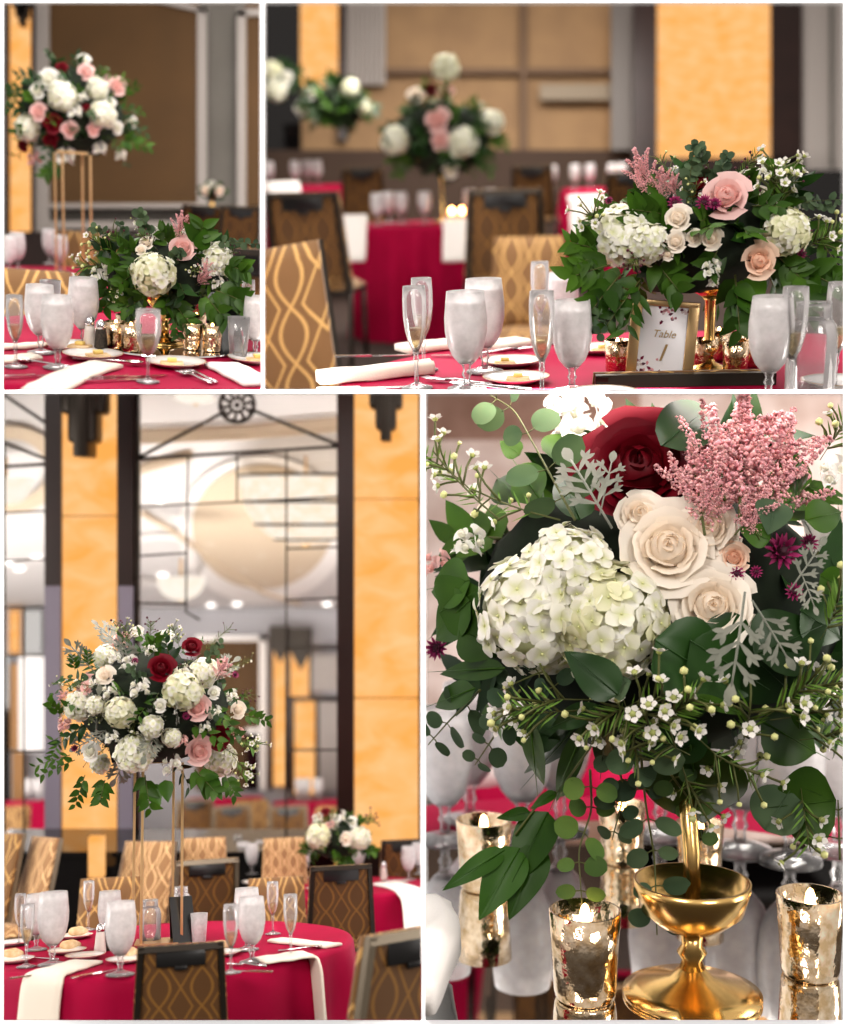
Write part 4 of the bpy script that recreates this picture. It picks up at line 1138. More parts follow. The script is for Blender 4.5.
# table number
def card_frame(D, loc, rz):
    o = empty('table_number_frame', 'slim gold frame holding a white card that reads Table 1', 'table number')
    w, h, b, dpt = .138, .165, .016, .012
    mb = MB()
    box(mb, -w / 2, 0, 0, -w / 2 + b + .006, dpt, h, bev=.002); box(mb, w / 2 - b - .006, 0, 0, w / 2, dpt, h, bev=.002)
    box(mb, -w / 2, 0, h - .012, w / 2, dpt, h, bev=.002); box(mb, -w / 2, 0, 0, w / 2, dpt, .012, bev=.002)
    mb.build('frame_border', M['gold_mat'], o)
    mb = MB(); box(mb, -w / 2 + .01, .005, .006, w / 2 - .01, .008, h - .006); card = mb.build('card', M['paper'], o, smooth=False)
    rng = random.Random(4); mb = MB()
    for i in range(44):                                      # printed burgundy and blush blossoms in two corners of the card
        top = i % 2 == 0
        x, z = (rng.uniform(-.012, .044), h - .016 - rng.random() ** 2 * .03) if top else (-.044 + rng.random() ** 2 * .045, .014 + rng.random() ** 2 * .03)
        place_leaf(mb, (x, .0046, z), (rng.uniform(-1, 1), 0, rng.uniform(-1, 1)), (0, -1, 0), rng.uniform(.006, .012), .006, 'ovate', 0, 0, 3, 2, 0,
                   rng.choice([(.2, .01, .05), (.3, .12, .15), (.7, .35, .38), (.6, .5, .5), (.12, .03, .06)]))
    mb.build('floral_print', pbr('card_print', (1, 1, 1), .8, tint=True), card)
    for txt, size, x, z, sh, nm in (('Table', .0215, .002, .09, .3, 'lettering'), ('1', .05, 0, .042, .3, 'numeral')):
        cu = bpy.data.curves.new(nm, 'FONT'); cu.body = txt; cu.size = size; cu.align_x = 'CENTER'; cu.shear = sh; cu.extrude = .0004
        t = bpy.data.objects.new('tmp', cu); C.objects.link(t)
        me = bpy.data.meshes.new_from_object(t.evaluated_get(bpy.context.evaluated_depsgraph_get()))
        bpy.data.objects.remove(t)
        me.transform(Matrix.Translation((x, .0043, z)) @ Matrix.Rotation(PI / 2, 4, 'X'))
        me.materials.clear(); me.materials.append(M['gold_mat'])
        q = bpy.data.objects.new(nm, me); C.objects.link(q); q.parent = card
    put(o, D, loc, rz, 1.0, Matrix.Rotation(-.12, 4, 'X') @ Matrix.Rotation(.09, 4, 'Y'))
card_frame(B, B.on(658, 381, zB), -.1)
for x, y, s, l in ((735, 374, .92, 'gold votive in front of the compote, showing red cloth'), (617, 372, .9, 'gold votive beside the table number frame'), (704, 371, .9, 'gold votive close to the frame edge under the flowers'), (752, 366, .9, 'gold votive behind the large water goblet'), (718, 360, .9, 'gold votive at the back of the compote foot')):
    put(make('votive', votive(), l, 'candle', 'gold votives by the table number'), B, B.on(x, y, zB), 0, s)
GB = [('flute', flute_(), 417, 388, 1.0, 'champagne flute nearest the patterned chair, in front'), ('flute', flute_(), 424, 370, .98, 'champagne flute just behind the frontmost flute'), ('flute', flute_(), 542, 400, 1.0, 'champagne flute between the two pairs of goblets'),
      ('flute', flute_(), 540, 341, .96, 'champagne flute before the facing patterned chair'), ('flute', flute_(), 790, 399, 1.0, 'champagne flute in front of the glass jar'), ('flute', flute_(0), 834, 392, 1.0, 'empty flute at the table edge past the jar'),
      ('goblet', goblet_(), 467, 389, 1.12, 'iced water goblet in front of the black fork'), ('goblet', goblet_(), 485, 372, 1.15, 'iced water goblet behind the frontmost one'), ('goblet', goblet_(), 572, 391, 1.02, 'iced water goblet beside the table number flowers'),
      ('goblet', goblet_(), 563, 343, 1.0, 'iced water goblet beyond the facing flute'), ('goblet', goblet_(), 768, 398, 1.08, 'iced water goblet beside the dark chair back rail'),
      ('jar', jar, 809, 393, 1.12, 'cut glass jar with threaded neck at the table edge')]
for k_, f_, x, y, s, l in GB: put(make(k_, f_, l, 'jar' if k_ == 'jar' else 'glass', 'glasses round the table number'), B, B.on(x, y, zB), x * .1, s)
for x, y, l in ((512, 365, 'bread plate behind the goblets, further from view'), (516, 382, 'bread plate in front with a butter pat'), (600, 352, 'bread plate under the leaves'), (838, 386, 'bread plate past the glass jar'), (602, 398, 'bread plate at the dark chair rail')):
    put(make('plate', plate, 'white ' + l, 'plate', 'bread plates round the table number'), B, B.on(x, y, zB), 0, .85)
for x, y, rz, l in ((505, 364, .1, 'bread slice on the plate behind the goblets'), (518, 380, 0, 'bread slice on the front plate'), (602, 351, .3, 'bread slice under the leaves')):
    put(make('bread', bread, l + ' with butter', 'bread', 'bread on the plates'), B, B.on(x, y, zB + .006), rz, .8)
P = lambda x, y: B.on(x, y, zB)
napkin(B, 'ivory napkin roll along the table edge beside the front flute', [P(318, 383), P(370, 379), P(432, 372)], .055, t=.028)
napkin(B, 'ivory napkin behind the flutes near the facing chair', [P(402, 352), P(450, 347)], .09, t=.02)
napkin(B, 'tan napkin pile behind the second goblet', [P(488, 350), P(522, 345)], .09, t=.02)
for k_, f_, x, y, rz, l in (('knife', knife, 372, 357, -85, 'steel knife lying beyond the napkin roll'), ('knife', knife, 360, 389, -85, 'steel knife in front of the napkin roll'), ('fork', fork, 456, 383, 60, 'steel fork with its tines behind the goblet stem'), ('fork', fork, 508, 352, -55, 'steel fork over the tan napkin'), ('knife', knife, 470, 357, 80, 'steel knife curving behind the two goblets'), ('spoon', spoon, 490, 389, 70, 'steel spoon before the front bread plate')):
    put(make(k_, f_, l, 'cutlery', 'cutlery round the table number'), B, B.on(x, y, zB) + Vector((0, 0, .001)), math.radians(rz), .9)
# chairs
chair(B, 'large bright patterned chair back at the case side by the napkin roll', 268, 250, 300, 160, 1.0, 'dark', roll=-9)
chair(B, 'patterned chair facing across the table behind two flutes', 530, 237, 190, 176, .92, 'dark')
chair(B, 'close dark chair back rail below the table number', 684, 374, 490, 2, .9, 'dark')
chair(B, 'blurred dark chair back below the far glasses, by the case side', 302, 193, 185, -4, 1.0, 'dark')
chair(B, 'blurred dark chair back between middle table and facing chair', 505, 190, 185, 4, 1.0, 'dark')
chair(B, 'blurred dark chair back at the far table by the column', 632, 172, 125, 0, 1.0, 'dark')
chair(B, 'blurred chair back beyond the middle table, under the narrow amber panel', 362, 168, 112, 8, .9, 'dark')
chair(B, 'blurred chair back beyond the middle table, between two centrepieces', 532, 166, 112, -8, .9, 'dark')
# blurred place settings on the far tables
rng = random.Random(3)
for i, (x, y, z, k_) in enumerate([(308, 158, 0, 'g'), (296, 162, 0, 'g'), (270, 160, 0, 'g'), (318, 166, 0, 'g'), (402, 198, 1, 'g'), (389, 200, 1, 'g'), (425, 205, 1, 'g'), (470, 203, 1, 'g'), (490, 200, 1, 'g'), (378, 196, 1, 'g'), (535, 176, 2, 'g'), (552, 180, 2, 'g'), (575, 178, 2, 'g'), (590, 182, 2, 'g'), (612, 178, 2, 'g'), (622, 182, 2, 'g')]):
    tb = (cB3, cB2, cB4)[z]
    put(make('goblet', goblet_(), 'blurred water goblet on the ' + ('far table at the dark mirror wall', 'middle table under the round centrepiece', 'far table by the dark column')[z], 'glass', ('blurred glasses at the mirror wall', 'blurred glasses on the middle table', 'blurred glasses by the column')[z]), B, B.onk(x, tb.z, B.k(tb) * (1.0 + .018 * math.sin(i * 2.3))), 0, 1.25)
for i, (x, y, tb, tx, l) in enumerate([(452, 218, cB2, 0, 'lit tealight on the middle table, nearest the round centrepiece'), (462, 217, cB2, 0, 'lit tealight on the middle table beside another'), (618, 186, cB4, 0, 'lit tealight on the far table by the column')]):
    put(make('tealight', tealight, l, 'candle', None), B, B.onk(x, tb.z, B.k(tb) * 1.02), 0, 1.3)
for pth, w, l, tb in (([(352, 215), (352, 230), (350, 262)], .2, 'white napkin hanging from the middle table, near the dark chair', cB2), ([(455, 220), (456, 235), (455, 262)], .17, 'white napkin hanging from the middle table, beside the facing chair', cB2), ([(282, 182), (284, 200), (284, 225)], .3, 'pink napkin hanging from the far table at the mirror wall', cB3), ([(590, 195), (592, 215), (592, 236)], .4, 'pink napkin hanging from the far table by the column', cB4)):
    kk = B.k(tb) * 1.12
    napkin(B, l, [B.at(x, y, kk) for x, y in pth], w, mat='linen_w', group='blurred napkins')
# ================================================================ room E: tall centrepiece before the mirror wall
DE = 5.35                       # depth of the mirror wall
M['ceil'] = pbr('white_ceiling', '#d8d4d2', 0.8)
M['cove'] = pbr('cove_beige', '#cbb9a2', 0.8)
M['cove_w'] = pbr('cove_white', '#efeae6', 0.7)
M['far_grey'] = pbr('reflected_grey', '#9a989b', 0.7)
M['pane'] = glass('mirror_pane', facing=0.12, rough=0.02, gl=.6)
M['down'] = glow('downlight', (1, .97, .93), 6)
M['bowl'] = glow('alabaster', '#ffeeda', .98, '#fff8ee', 9)
M['shell'] = glow('crystal_shade', '#ffe2c4', 1.0, '#fff6ea', 14)
wall('wall_pilaster_dark', [(44.5, 380, 61, 836, DE - .06, .1), (117, 380, 133, 836, DE - .06, .1)], M['dark_wood'], E)
wall('trim_12', [(44.5, 586, 60.5, 834, DE - .075, .01), (118, 586, 133, 834, DE - .075, .01)], M['purple'], E)
wall('trim_13', [(133, 380, 138, 836, DE - .03, .05)], M['bronze'], E)
wall('trim_14', [(337, 380, 354, 836, DE - .08, .1)], M['dark_wood'], E)
wall('trim_15', [(418.5, 380, 424, 850, DE - .08, .1)], M['dark_wood'], E)
def light_panel(label, rects, joints, dep):
    o = empty('light_panel', label, 'light panel'); a = wpoint((rects[0] + rects[2]) / 2, rects[3], dep)
    mb = MB(); slab(mb, *rects, dep, .04); mb.build('onyx_sheet', M['amber'], o, tuple(a), smooth=False)
    for y in joints:
        mb = MB(); slab(mb, rects[0], y - .8, rects[2], y + .8, dep - .004, .004); mb.build('joint', pbr('joint', '#b9863f', .5), o, tuple(a), smooth=False)
    o.location = a; ALL.append((o, E))
light_panel('glowing amber wall panel behind the tall centrepiece, next to the dark pilasters', (61.3, 380, 116.7, 836), (516,), DE - .04)
light_panel('glowing amber wall panel at the case divider beside the chandelier bay', (353.5, 380, 418.5, 850), (499, 698), DE - .05)
light_panel('small added amber glow for the reflection in the black sideboard', (88, 838, 103, 878), (), DE - .52)  # glowing slab added in place of the amber reflection in the lacquer
def deco_sconce(label, cx, ytop, ybot, w):
    o = empty('wall_sconce', label, 'wall lamp'); d = DE - .16; a = wpoint(cx, ybot, d)
    h = ybot - ytop
    for nm, ww, y1, t in (('outer_tier', w, .32 * h, .1), ('middle_tier', w * .62, .78 * h, .12), ('core_blade', w * .3, h, .14)):
        mb = MB(); p, q = wpoint(cx - ww / 2, ytop + y1, d), wpoint(cx + ww / 2, ytop - 12, d)
        box(mb, p.x, p.y - t / 2, p.z, q.x, p.y + .1, q.z, bev=min(.018, t * .2) if ww > w * .4 else .003)
        mb.build(nm, M['bronze'], o, tuple(a))
    o.location = a; ALL.append((o, E))
deco_sconce('black stepped wall sconce on the amber panel above the tall centrepiece', 84, 394, 457, 43)
deco_sconce('black stepped wall sconce on the amber panel at the case divider', 386, 394, 441, 33)
# mirror wall: panes, rails, muntins
win = empty('mirror_wall', None, None); props(win, kind='structure'); wa = wpoint(237, 834, DE); win.location = wa; ALL.append((win, E))
def rod(name, pts, r, mat='bronze', d=DE):
    mb = MB(); tube(mb, [tuple(wpoint(x, y, d)) for x, y in pts], r, 6); mb.build(name, M[mat], win, tuple(wa))
for pts in ([(136, 459), (338, 446.5)], [(136, 459), (226, 411)], [(250, 409), (338, 445)], [(0, 467), (46, 464)], [(0, 441), (46, 459)], [(0, 392), (46, 423)]): rod('rail', pts, .0075)
for pts in ([(188, 457), (186, 612)], [(237, 455), (237, 503)], [(286.5, 450), (286, 834)], [(136, 507), (338, 497)], [(136, 556), (186, 553)], [(286, 549), (338, 547)], [(136, 603), (186, 604)], [(286, 600), (338, 598)], [(186, 612), (200, 620)],
            [(0, 513), (46, 511)], [(0, 561), (46, 559)], [(0, 608), (46, 607)], [(4.5, 440), (4.5, 834)], [(24, 607), (24, 834)], [(0, 656), (46, 655)], [(0, 752), (46, 751)], [(286, 698), (338, 699)], [(286, 648), (338, 648)], [(286, 750), (338, 750)]): rod('muntin', pts, .0044)
mb = MB(); c0 = wpoint(237, 405, DE - .02)
for rr, tr in ((.076, .009), (.03, .007)):
    tube(mb, [tuple(c0 + Vector((math.cos(a) * rr, 0, math.sin(a) * rr))) for a in np.linspace(0, 2 * PI, 33)], tr, 8)
for i in range(10):
    a = i * PI / 5; tube(mb, [tuple(c0 + Vector((math.cos(a) * .03, 0, math.sin(a) * .03))), tuple(c0 + Vector((math.cos(a + .25) * .055, -.006, math.sin(a + .25) * .055))), tuple(c0 + Vector((math.cos(a) * .074, 0, math.sin(a) * .074)))], .008, 6)
ball(mb, tuple(c0), .014, ICO2); mb.build('medallion', M['bronze'], win, tuple(wa))
for nm, r in (('pane', (138, 380, 337, 834)), ('pane', (-4, 380, 44.5, 834))):
    mb = MB(); slab(mb, *r, DE + .015, .004); mb.build(nm, M['pane'], win, tuple(wa), smooth=False)
# the room seen in the mirror: ceiling with coves, chandeliers, far wall
za, zb = wpoint(0, 372, 5.45).z, wpoint(0, 616, 11).z; sl = (zb - za) / 5.55
def on_ceiling(px, py, drop=0):
    t = (za - drop - sl * 5.45 - EYE.z) / ((CY - py) / F - sl)
    return wpoint(px, py, t)
mb = MB(); V = [(-4.5, 5.45, za), (.5, 5.45, za), (.5, 11, zb), (-4.5, 11, zb)]
props(stand(mb.add(V, [(0, 1, 2, 3)]).build('ceiling', M['ceil'], smooth=False), E), kind='structure')
def cove(name, px, py, rx, ry, mat, drop, inner=0.0):
    n = 72; mb = MB(); V = []
    for s in (1.0, max(inner, .001)):
        for a in np.linspace(0, 2 * PI, n, endpoint=False): V.append(tuple(on_ceiling(px + rx * s * math.cos(a), py + ry * s * math.sin(a), drop)))
    props(stand(mb.add(V, gridf(1, n, True)).build(name, mat), E), kind='structure')
cove('ceiling_cove', 262, 530, 84, 74, M['cove_w'], .02, .80)
cove('ceiling_cove', 262, 527, 70, 62, M['cove'], .03)
cove('ceiling_cove', 10, 470, 52, 44, M['cove'], .03, .7)
cove('ceiling_cove', 160, 560, 46, 26, M['cove_w'], .02, .8)
mb = MB()
for k_ in range(3):
    tube(mb, [tuple(on_ceiling(x, y + k_ * 5, .03)) for x, y in ((138, 432), (240, 428), (338, 420))], .018 - k_ * .003, 6)
props(stand(mb.build('ceiling_cornice', M['cove']), E), kind='structure')
mb = MB(); tube(mb, [tuple(on_ceiling(*q, .03)) for q in ((142, 513), (176, 533), (215, 562), (262, 592), (300, 604))], .018, 6)
tube(mb, [tuple(on_ceiling(*q, .03)) for q in ((138, 470), (165, 462), (190, 455))], .03, 6)
props(stand(mb.build('ceiling_rib', M['cove']), E), kind='structure')
for i, (x, y) in enumerate([(170, 479), (159, 504), (183, 524), (211, 544), (206, 552), (163, 577), (262, 556), (245, 570), (266, 582), (283, 595), (211, 607), (237, 606), (327, 606), (20, 571), (37, 560), (8, 565), (216, 626), (300, 570)]):
    p = on_ceiling(x, y, .02); mb = MB(); lathe(mb, [(.034, 0), (.036, .01), (0, .01)], 20); o = empty('downlight', 'round recessed downlight in the ceiling seen in the mirror wall', 'ceiling light', 'downlights seen in the mirror wall')
    mb.build('lens', M['down'], o); mb = MB(); lathe(mb, [(.036, -.002), (.044, -.002), (.044, .012), (.036, .012)], 20, cap=False); mb.build('trim_ring', M['cove_w'], o)
    o.location = p; ALL.append((o, E))
def bowl(label, px, py, rpx, hpx, dep, mat='bowl', rings=0, name='pendant_lamp'):
    o = empty(name, label, 'ceiling lamp'); p = wpoint(px, py, dep); r = rpx / F * dep; h = hpx / F * dep
    mb = MB(); pr = [(r * math.sin(a) ** .8 if a else 0, -h * math.cos(a)) for a in np.linspace(0, PI / 2, 12)]
    lathe(mb, pr + [(r * .96, .004), (0, .01)], 40); mb.build('shade', M[mat], o)
    for i in range(rings):
        a = PI / 2 * (.25 + .25 * i); rr = r * math.sin(a) ** .8 * 1.01; z = -h * math.cos(a)
        mb = MB(); tube(mb, [(rr * math.cos(t), rr * math.sin(t), z) for t in np.linspace(0, 2 * PI, 41)], r * .024, 6); mb.build('brass_ring', M['bronze'], o)
    mb = MB(); ball(mb, (0, 0, -h), r * .07, ICO2); tube(mb, [(0, 0, 0), (0, 0, .12)], .008, 6); mb.build('finial', M['gold_mat'], o)
    o.location = p; ALL.append((o, E))
bowl('large tiered crystal chandelier glowing in the mirror wall', 306, 476, 66, 68, 6.6, 'shell', 4, 'chandelier')
bowl('small alabaster bowl lamp above the tall centrepiece in the mirror wall', 181, 578, 24, 22, 7.4)
bowl('alabaster bowl lamp at the case side in the mirror wall', 6, 479, 27, 26, 6.4)
bowl('alabaster bowl lamp at the very top of the mirror wall', 196, 384, 30, 20, 5.8)
DF = 10.6
wall('wall_far_reflected', [(-10, 608, 345, 860, DF)], M['far_grey'], E)
wall('wall_far_brown', [(196, 641, 259, 790, DF - .02)], M['brown_wall'], E)
wall('trim_16', [(196, 636, 266, 641, DF - .04), (259, 636, 266, 790, DF - .04), (246, 728, 262, 733, DF - .03)], M['cove_w'], E)
wall('trim_17', [(269, 627, 273, 790, DF - .1), (286, 627, 290, 790, DF - .1), (309, 628, 312, 700, DF - .1), (290, 700, 294, 800, DF - .1), (315, 700, 319, 800, DF - .1), (290, 697, 338, 701, DF - .1), (310, 646, 338, 649, DF - .1)], M['dark_wood'], E)
light_panel('narrow amber panel in the mirror wall, nearest the brown reflected wall', (273, 640, 286.5, 786), (), DF - .08)
light_panel('narrow amber panel in the mirror wall, upper piece by the dark frame', (290, 640, 309, 700), (), DF - .08)
light_panel('narrow amber panel in the mirror wall, lower piece by the dark frame', (294, 701, 315, 794), (750,), DF - .08)
mb = MB()
for x0, x1, y0, y1, yt in ((270, 287, 626, 650, 664), (289, 309, 628, 655, 671)):
    V = []
    for yy in (0, .1):
        for x, y in ((x0, y0), (x1, y0), (x1, y1), ((x0 + x1) / 2 + 2, yt), (x0, y1 - 6)):
            p = wpoint(x, y, DF - .2 + yy); V.append(tuple(p))
    mb.add(V, [(0, 1, 2, 3, 4), (9, 8, 7, 6, 5)] + [(i, (i + 1) % 5, 5 + (i + 1) % 5, 5 + i) for i in range(5)])
props(stand(mb.build('wall_sconce', M['bronze'], smooth=False), E), 'dark pointed sconces over the reflected amber panels', 'wall lamp')
wall('wall_bay_pieces', [(312, 655, 338, 690, DF - .15), (319, 702, 338, 790, DF - .15)], M['grey_trim'], E)
wall('trim_18', [(8, 606, 22, 655, DF - .12), (10, 664, 19, 750, DF - .12), (12, 752, 24, 800, DF - .12)], pbr('bay_tan', '#9b7449', .6), E)
wall('trim_19', [(22, 610, 42, 654, DF - .14), (4, 655, 9, 830, DF - .14)], M['lacquer'], E)
wall('window_blind', [(19, 657, 43, 752, DF - .13)], pbr('blind', '#d9d4d2', .5, emit='#ffffff', es=.25), E, None, 'pale blind glowing in the mirror at the case side', 'blind')
wall('light_panel', [(10, 612, 18, 652, DF - .16)], M['amber'], E, None, 'tiny amber strip in the mirror at the case side', 'light panel')
wall('wall_screen_dark', [(246, 733, 258, 790, DF - .05)], M['lacquer'], E)
for i, (x, y, k_) in enumerate(((225, 797, 80), (312, 800, 82), (30, 800, 80))):
    tablecloth(E, 'crimson cloth on the table reflected ' + ('behind the tall centrepiece', 'under the far amber panels', 'at the case side')[i], E.at(x, y, k_), .46, .8, 40 + i)
for i, (x, y) in enumerate(((212, 792), (222, 794), (232, 792), (306, 796), (318, 795), (300, 797), (28, 796), (38, 797))):
    t = (0, 0, 0, 1, 1, 1, 2, 2)[i]; q = E.at(x, y + 10, 80)
    put(make('goblet', goblet_(), 'tiny iced water goblet reflected ' + ('behind the tall centrepiece', 'under the far amber panels', 'at the case side')[t], 'glass', ('reflected glasses behind the globe', 'reflected glasses under the amber panels', 'reflected glasses at the case side')[t]), E, E.at(x, (797, 800, 800)[t] + 1, (82, 84, 82)[t]), 0, 1.5)
for i, (x, y, k_, rz) in enumerate(((195, 800, 90, 10), (252, 800, 86, 160), (232, 806, 92, 5), (288, 806, 94, -10), (335, 806, 94, 170), (12, 806, 92, 170))):
    chair(E, 'small banquet chair in the mirror, ' + ('behind the tall centrepiece', 'by the reflected brown wall', 'below the reflected dark screen', 'below the narrow amber panel', 'at the dark pier', 'at the case side')[i], x, y, k_, rz, 1.0, 'taupe')
ground(E, E.at(225, 800, 80).z - .82, 8.6, 16.5, 'floor')
# sideboard before the mirror wall
sb = empty('sideboard', 'long black lacquer sideboard below the mirror wall', 'sideboard')
a0 = wpoint(190, 1005, DE - .3)
mb = MB(); slab(mb, -20, 857, 345, 1006, DE - .42, .3); mb.build('cabinet_body', M['lacquer'], sb, tuple(a0), smooth=False)
mb = MB(); slab(mb, -20, 852, 347, 857, DE - .45, .36); mb.build('top', M['lacquer'], sb, tuple(a0), smooth=False)
sb.location = a0; ALL.append((sb, E))
wall('wall_base_dark', [(336, 836, 430, 1010, DE - .04)], M['dark_wood'], E)

cE = E.at(172, 944, 262); zE = cE.z
ground(E, zE - .74, 3.0, 8.0, 'floor')
tablecloth(E, 'crimson cloth on the round table of the tall centrepiece', cE, .685, .74, 21, folds=16)
cE2 = E.at(338, 886, 182)
tablecloth(E, 'crimson cloth on the table behind, with the low pale centrepiece', cE2, .52, .75, 22)
arrangement(E, 'flower_arrangement', 'tall globe of roses, hydrangea and greenery on four thin gold legs', None,
    E.on(157, 942, zE), E.at(155, 706, 262), (.35, .32, .285),
    [('red', 161, 668, 29), ('red', 192, 647, 22), ('red', 220, 739, 24), ('blush', 197, 708, 27), ('blush', 199, 751, 30), ('cream', 105, 675, 20), ('white', 165, 636, 18), ('ghyd', 183, 690, 40), ('hyd', 205, 672, 30), ('ghyd', 120, 712, 32), ('hyd', 134, 754, 40), ('stock', 172, 764, 26),
     ('stock', 140, 687, 26), ('stock', 137, 632, 18), ('pstock', 122, 640, 22), ('hyd', 78, 705, 30), ('hyd', 95, 705, 20), ('stock', 182, 672, 22), ('hyd', 222, 760, 34), ('stock', 130, 662, 20), ('stock', 115, 658, 16), ('pstock', 65, 722, 18), ('white', 90, 752, 20), ('stock', 70, 735, 14),
     ('cream', 238, 710, 18), ('stock', 232, 695, 16), ('pstock', 238, 733, 16), ('pstock', 182, 741, 16), ('white', 214, 693, 14), ('blush', 222, 664, 12), ('scab', 186, 716, 9), ('scab', 135, 661, 8), ('scab', 75, 748, 9), ('scab', 235, 675, 9), ('stock', 110, 690, 20), ('hyd', 104, 655, 22), ('stock', 95, 682, 16), ('hyd', 152, 727, 24), ('white', 160, 706, 14), ('stock', 205, 727, 16), ('stock', 112, 737, 18), ('hyd', 172, 738, 20), ('stock', 150, 648, 16), ('blush', 86, 688, 14), ('stock', 215, 712, 18), ('hyd', 100, 765, 20)],
    [('big', (184, 700), (181, 680), 11), ('big', (120, 718), (128, 702), 10), ('dusty', (96, 735), (100, 690), 9), ('dusty', (150, 740), (158, 705), 9), ('leaf', (245, 715), (268, 720), 12), ('leaf', (60, 715), (48, 700), 12), ('lance', (75, 670), (72, 655), 10), ('lance', (88, 665), (88, 650), 9),
     ('leaf', (75, 760), (38, 775), 12), ('lance', (70, 755), (34, 765), 13), ('leaf', (85, 775), (75, 805), 13), ('leaf', (105, 780), (100, 800), 16), ('leaf', (145, 775), (150, 808), 18), ('big', (150, 785), (160, 805), 16), ('big', (165, 780), (168, 802), 14), ('leaf', (195, 770), (215, 790), 20), ('big', (210, 775), (222, 800), 12), ('leaf', (225, 775), (235, 795), 14),
     ('wax', (130, 650), (125, 622), 4), ('berry', (130, 650), (118, 624), 4), ('berry', (150, 640), (152, 622), 4), ('wax', (180, 650), (175, 628), 4), ('euc', (205, 660), (222, 642), 8), ('berry', (235, 700), (252, 690), 4), ('wax', (235, 740), (255, 745), 5), ('ast', (215, 680), (228, 658), 6), ('ast', (70, 690), (58, 700), 6), ('ast', (72, 725), (58, 730), 6), ('lance', (60, 740), (50, 760), 10), ('wax', (232, 755), (252, 775), 5)],
    tall_stand(.076, .019), 88, 31, .055, ['leaf', 'dark', 'dark', 'lance', 'wax', 'euc', 'leaf', 'berry', 'dusty'], back=8, core=.74)
arrangement(E, 'flower_arrangement', 'low pale centrepiece of cream roses and hydrangea on the table behind', None,
    E.on(336, 884, cE2.z), E.at(338, 838, 182), (.185, .16, .135),
    [('ghyd', 318, 836, 26), ('hyd', 360, 838, 24), ('cream', 346, 839, 14), ('stock', 340, 818, 20), ('stock', 318, 818, 14), ('pstock', 330, 825, 12), ('red', 325, 812, 10), ('white', 352, 822, 12)],
    [('leaf', (365, 848), (376, 852), 10), ('lance', (310, 850), (302, 848), 10), ('leaf', (345, 855), (348, 866), 12), ('berry', (360, 825), (372, 818), 4)], compote(.08, .035, .04), 40, 33, .045, ['leaf', 'dark', 'lance', 'wax'], back=4)
P = lambda x, y: E.on(x, y, zE)
GE = [('flute', flute_(), 19, 945, .92, 'champagne flute behind another at the case side'), ('flute', flute_(), 26, 967, 1.0, 'champagne flute in front at the case side'), ('flute', flute_(), 88, 930, .95, 'champagne flute at the far rim before the facing chair'), ('flute', flute_(), 231, 973, 1.02, 'champagne flute right beside the front chair back'), ('flute', flute_(), 273, 934, .95, 'champagne flute at the far rim before the patterned chair'), ('flute', flute_(), 291, 957, 1.0, 'champagne flute standing behind the hanging napkin'),
      ('goblet', goblet_(), 52, 965, 1.38, 'tall iced water goblet behind the hanging ivory napkin'), ('goblet', goblet_(), 36, 950, 1.15, 'iced water goblet between two flutes and a taller goblet'), ('goblet', goblet_(False), 120, 975, 1.3, 'half full goblet in front of the salt shaker'), ('goblet', goblet_(), 109, 947, 1.15, 'goblet behind the salt and pepper shakers'), ('goblet', goblet_(), 247, 950, 1.22, 'iced water goblet behind the frontmost one, beside the patterned chair'), ('goblet', goblet_(), 252, 962, 1.2, 'iced water goblet in front, between two flutes'),
      ('jar', jar, 150, 941, 1.0, 'glass jar between the gold legs'), ('jar', jar, 181, 922, .95, 'glass jar at the far rim behind the menu holder'), ('ice_tumbler', ice_tumbler, 199, 942, .92, 'iced water tumbler behind the front chair back')]
for k_, f_, x, y, s, l in GE: put(make(k_, f_, l, 'jar' if k_ == 'jar' else 'glass', 'glasses on the tall centrepiece table'), E, P(x, y), x * .1, s)
put(make('salt', shaker('salt'), 'clear salt shaker on the tall centrepiece table', 'shaker'), E, P(100, 953), 0, 1.15)
put(make('pepper', shaker('pepper'), 'dark pepper shaker beside the clear one on the tall centrepiece table', 'shaker'), E, P(107, 950), 0, 1.15)
put(make('menu', menu_holder, 'black tented menu holder between the gold legs', 'menu holder'), E, P(184, 942), .2, .95)
for x, y, l in ((67, 953, 'plate behind the tall goblet'), (85, 958, 'plate in front of the shakers'), (126, 962, 'plate beside the front chair back'), (14, 962, 'plate at the case side, nearest the flutes'), (12, 945, 'plate at the case side, further back'), (222, 955, 'plate behind the flute by the front chair'), (75, 938, 'plate at the far rim before the sideboard')):
    put(make('plate', plate, 'white bread ' + l, 'plate', 'bread plates under the tall centrepiece'), E, P(x, y), 0, .85)
for x, y, rz, l in ((70, 950, .2, 'bread roll on the plate behind the tall goblet'), (129, 958, -.2, 'bread roll beside the front chair back'), (12, 959, .1, 'bread roll at the case side, nearest the flutes'), (78, 936, 0, 'bread roll at the far rim before the sideboard'), (220, 951, .3, 'bread roll behind the front chair')):
    put(make('roll', roll, l, 'bread', 'bread rolls under the tall centrepiece'), E, P(x, y) + Vector((0, 0, .005)), rz, .8)
def drape(D, label, p_in, p_edge, p_down, w, mat):
    w *= 1.2
    e = Vector(p_edge); r = (e - Vector(cE)); r.z = 0; r.normalize()
    out = e + r * .02 + Vector((0, 0, -.03)); dn = e + r * .045 + Vector((0, 0, -.32))
    napkin(D, label, [p_in, (Vector(p_in) + e) / 2, e + Vector((0, 0, .004)), out, dn], w, w * 1.15, mat, .012, 'napkins draped over the table edge')
def rim_pt(px):
    best = None
    for y in np.arange(945, 1005, .5):
        p = E.on(px, y, zE)
        if (Vector(p) - cE).length > .685: return Vector(p)
    return Vector(p)
drape(E, 'ivory napkin draped over the table edge before the tall goblet', P(86, 963), rim_pt(46), None, .115, 'linen')
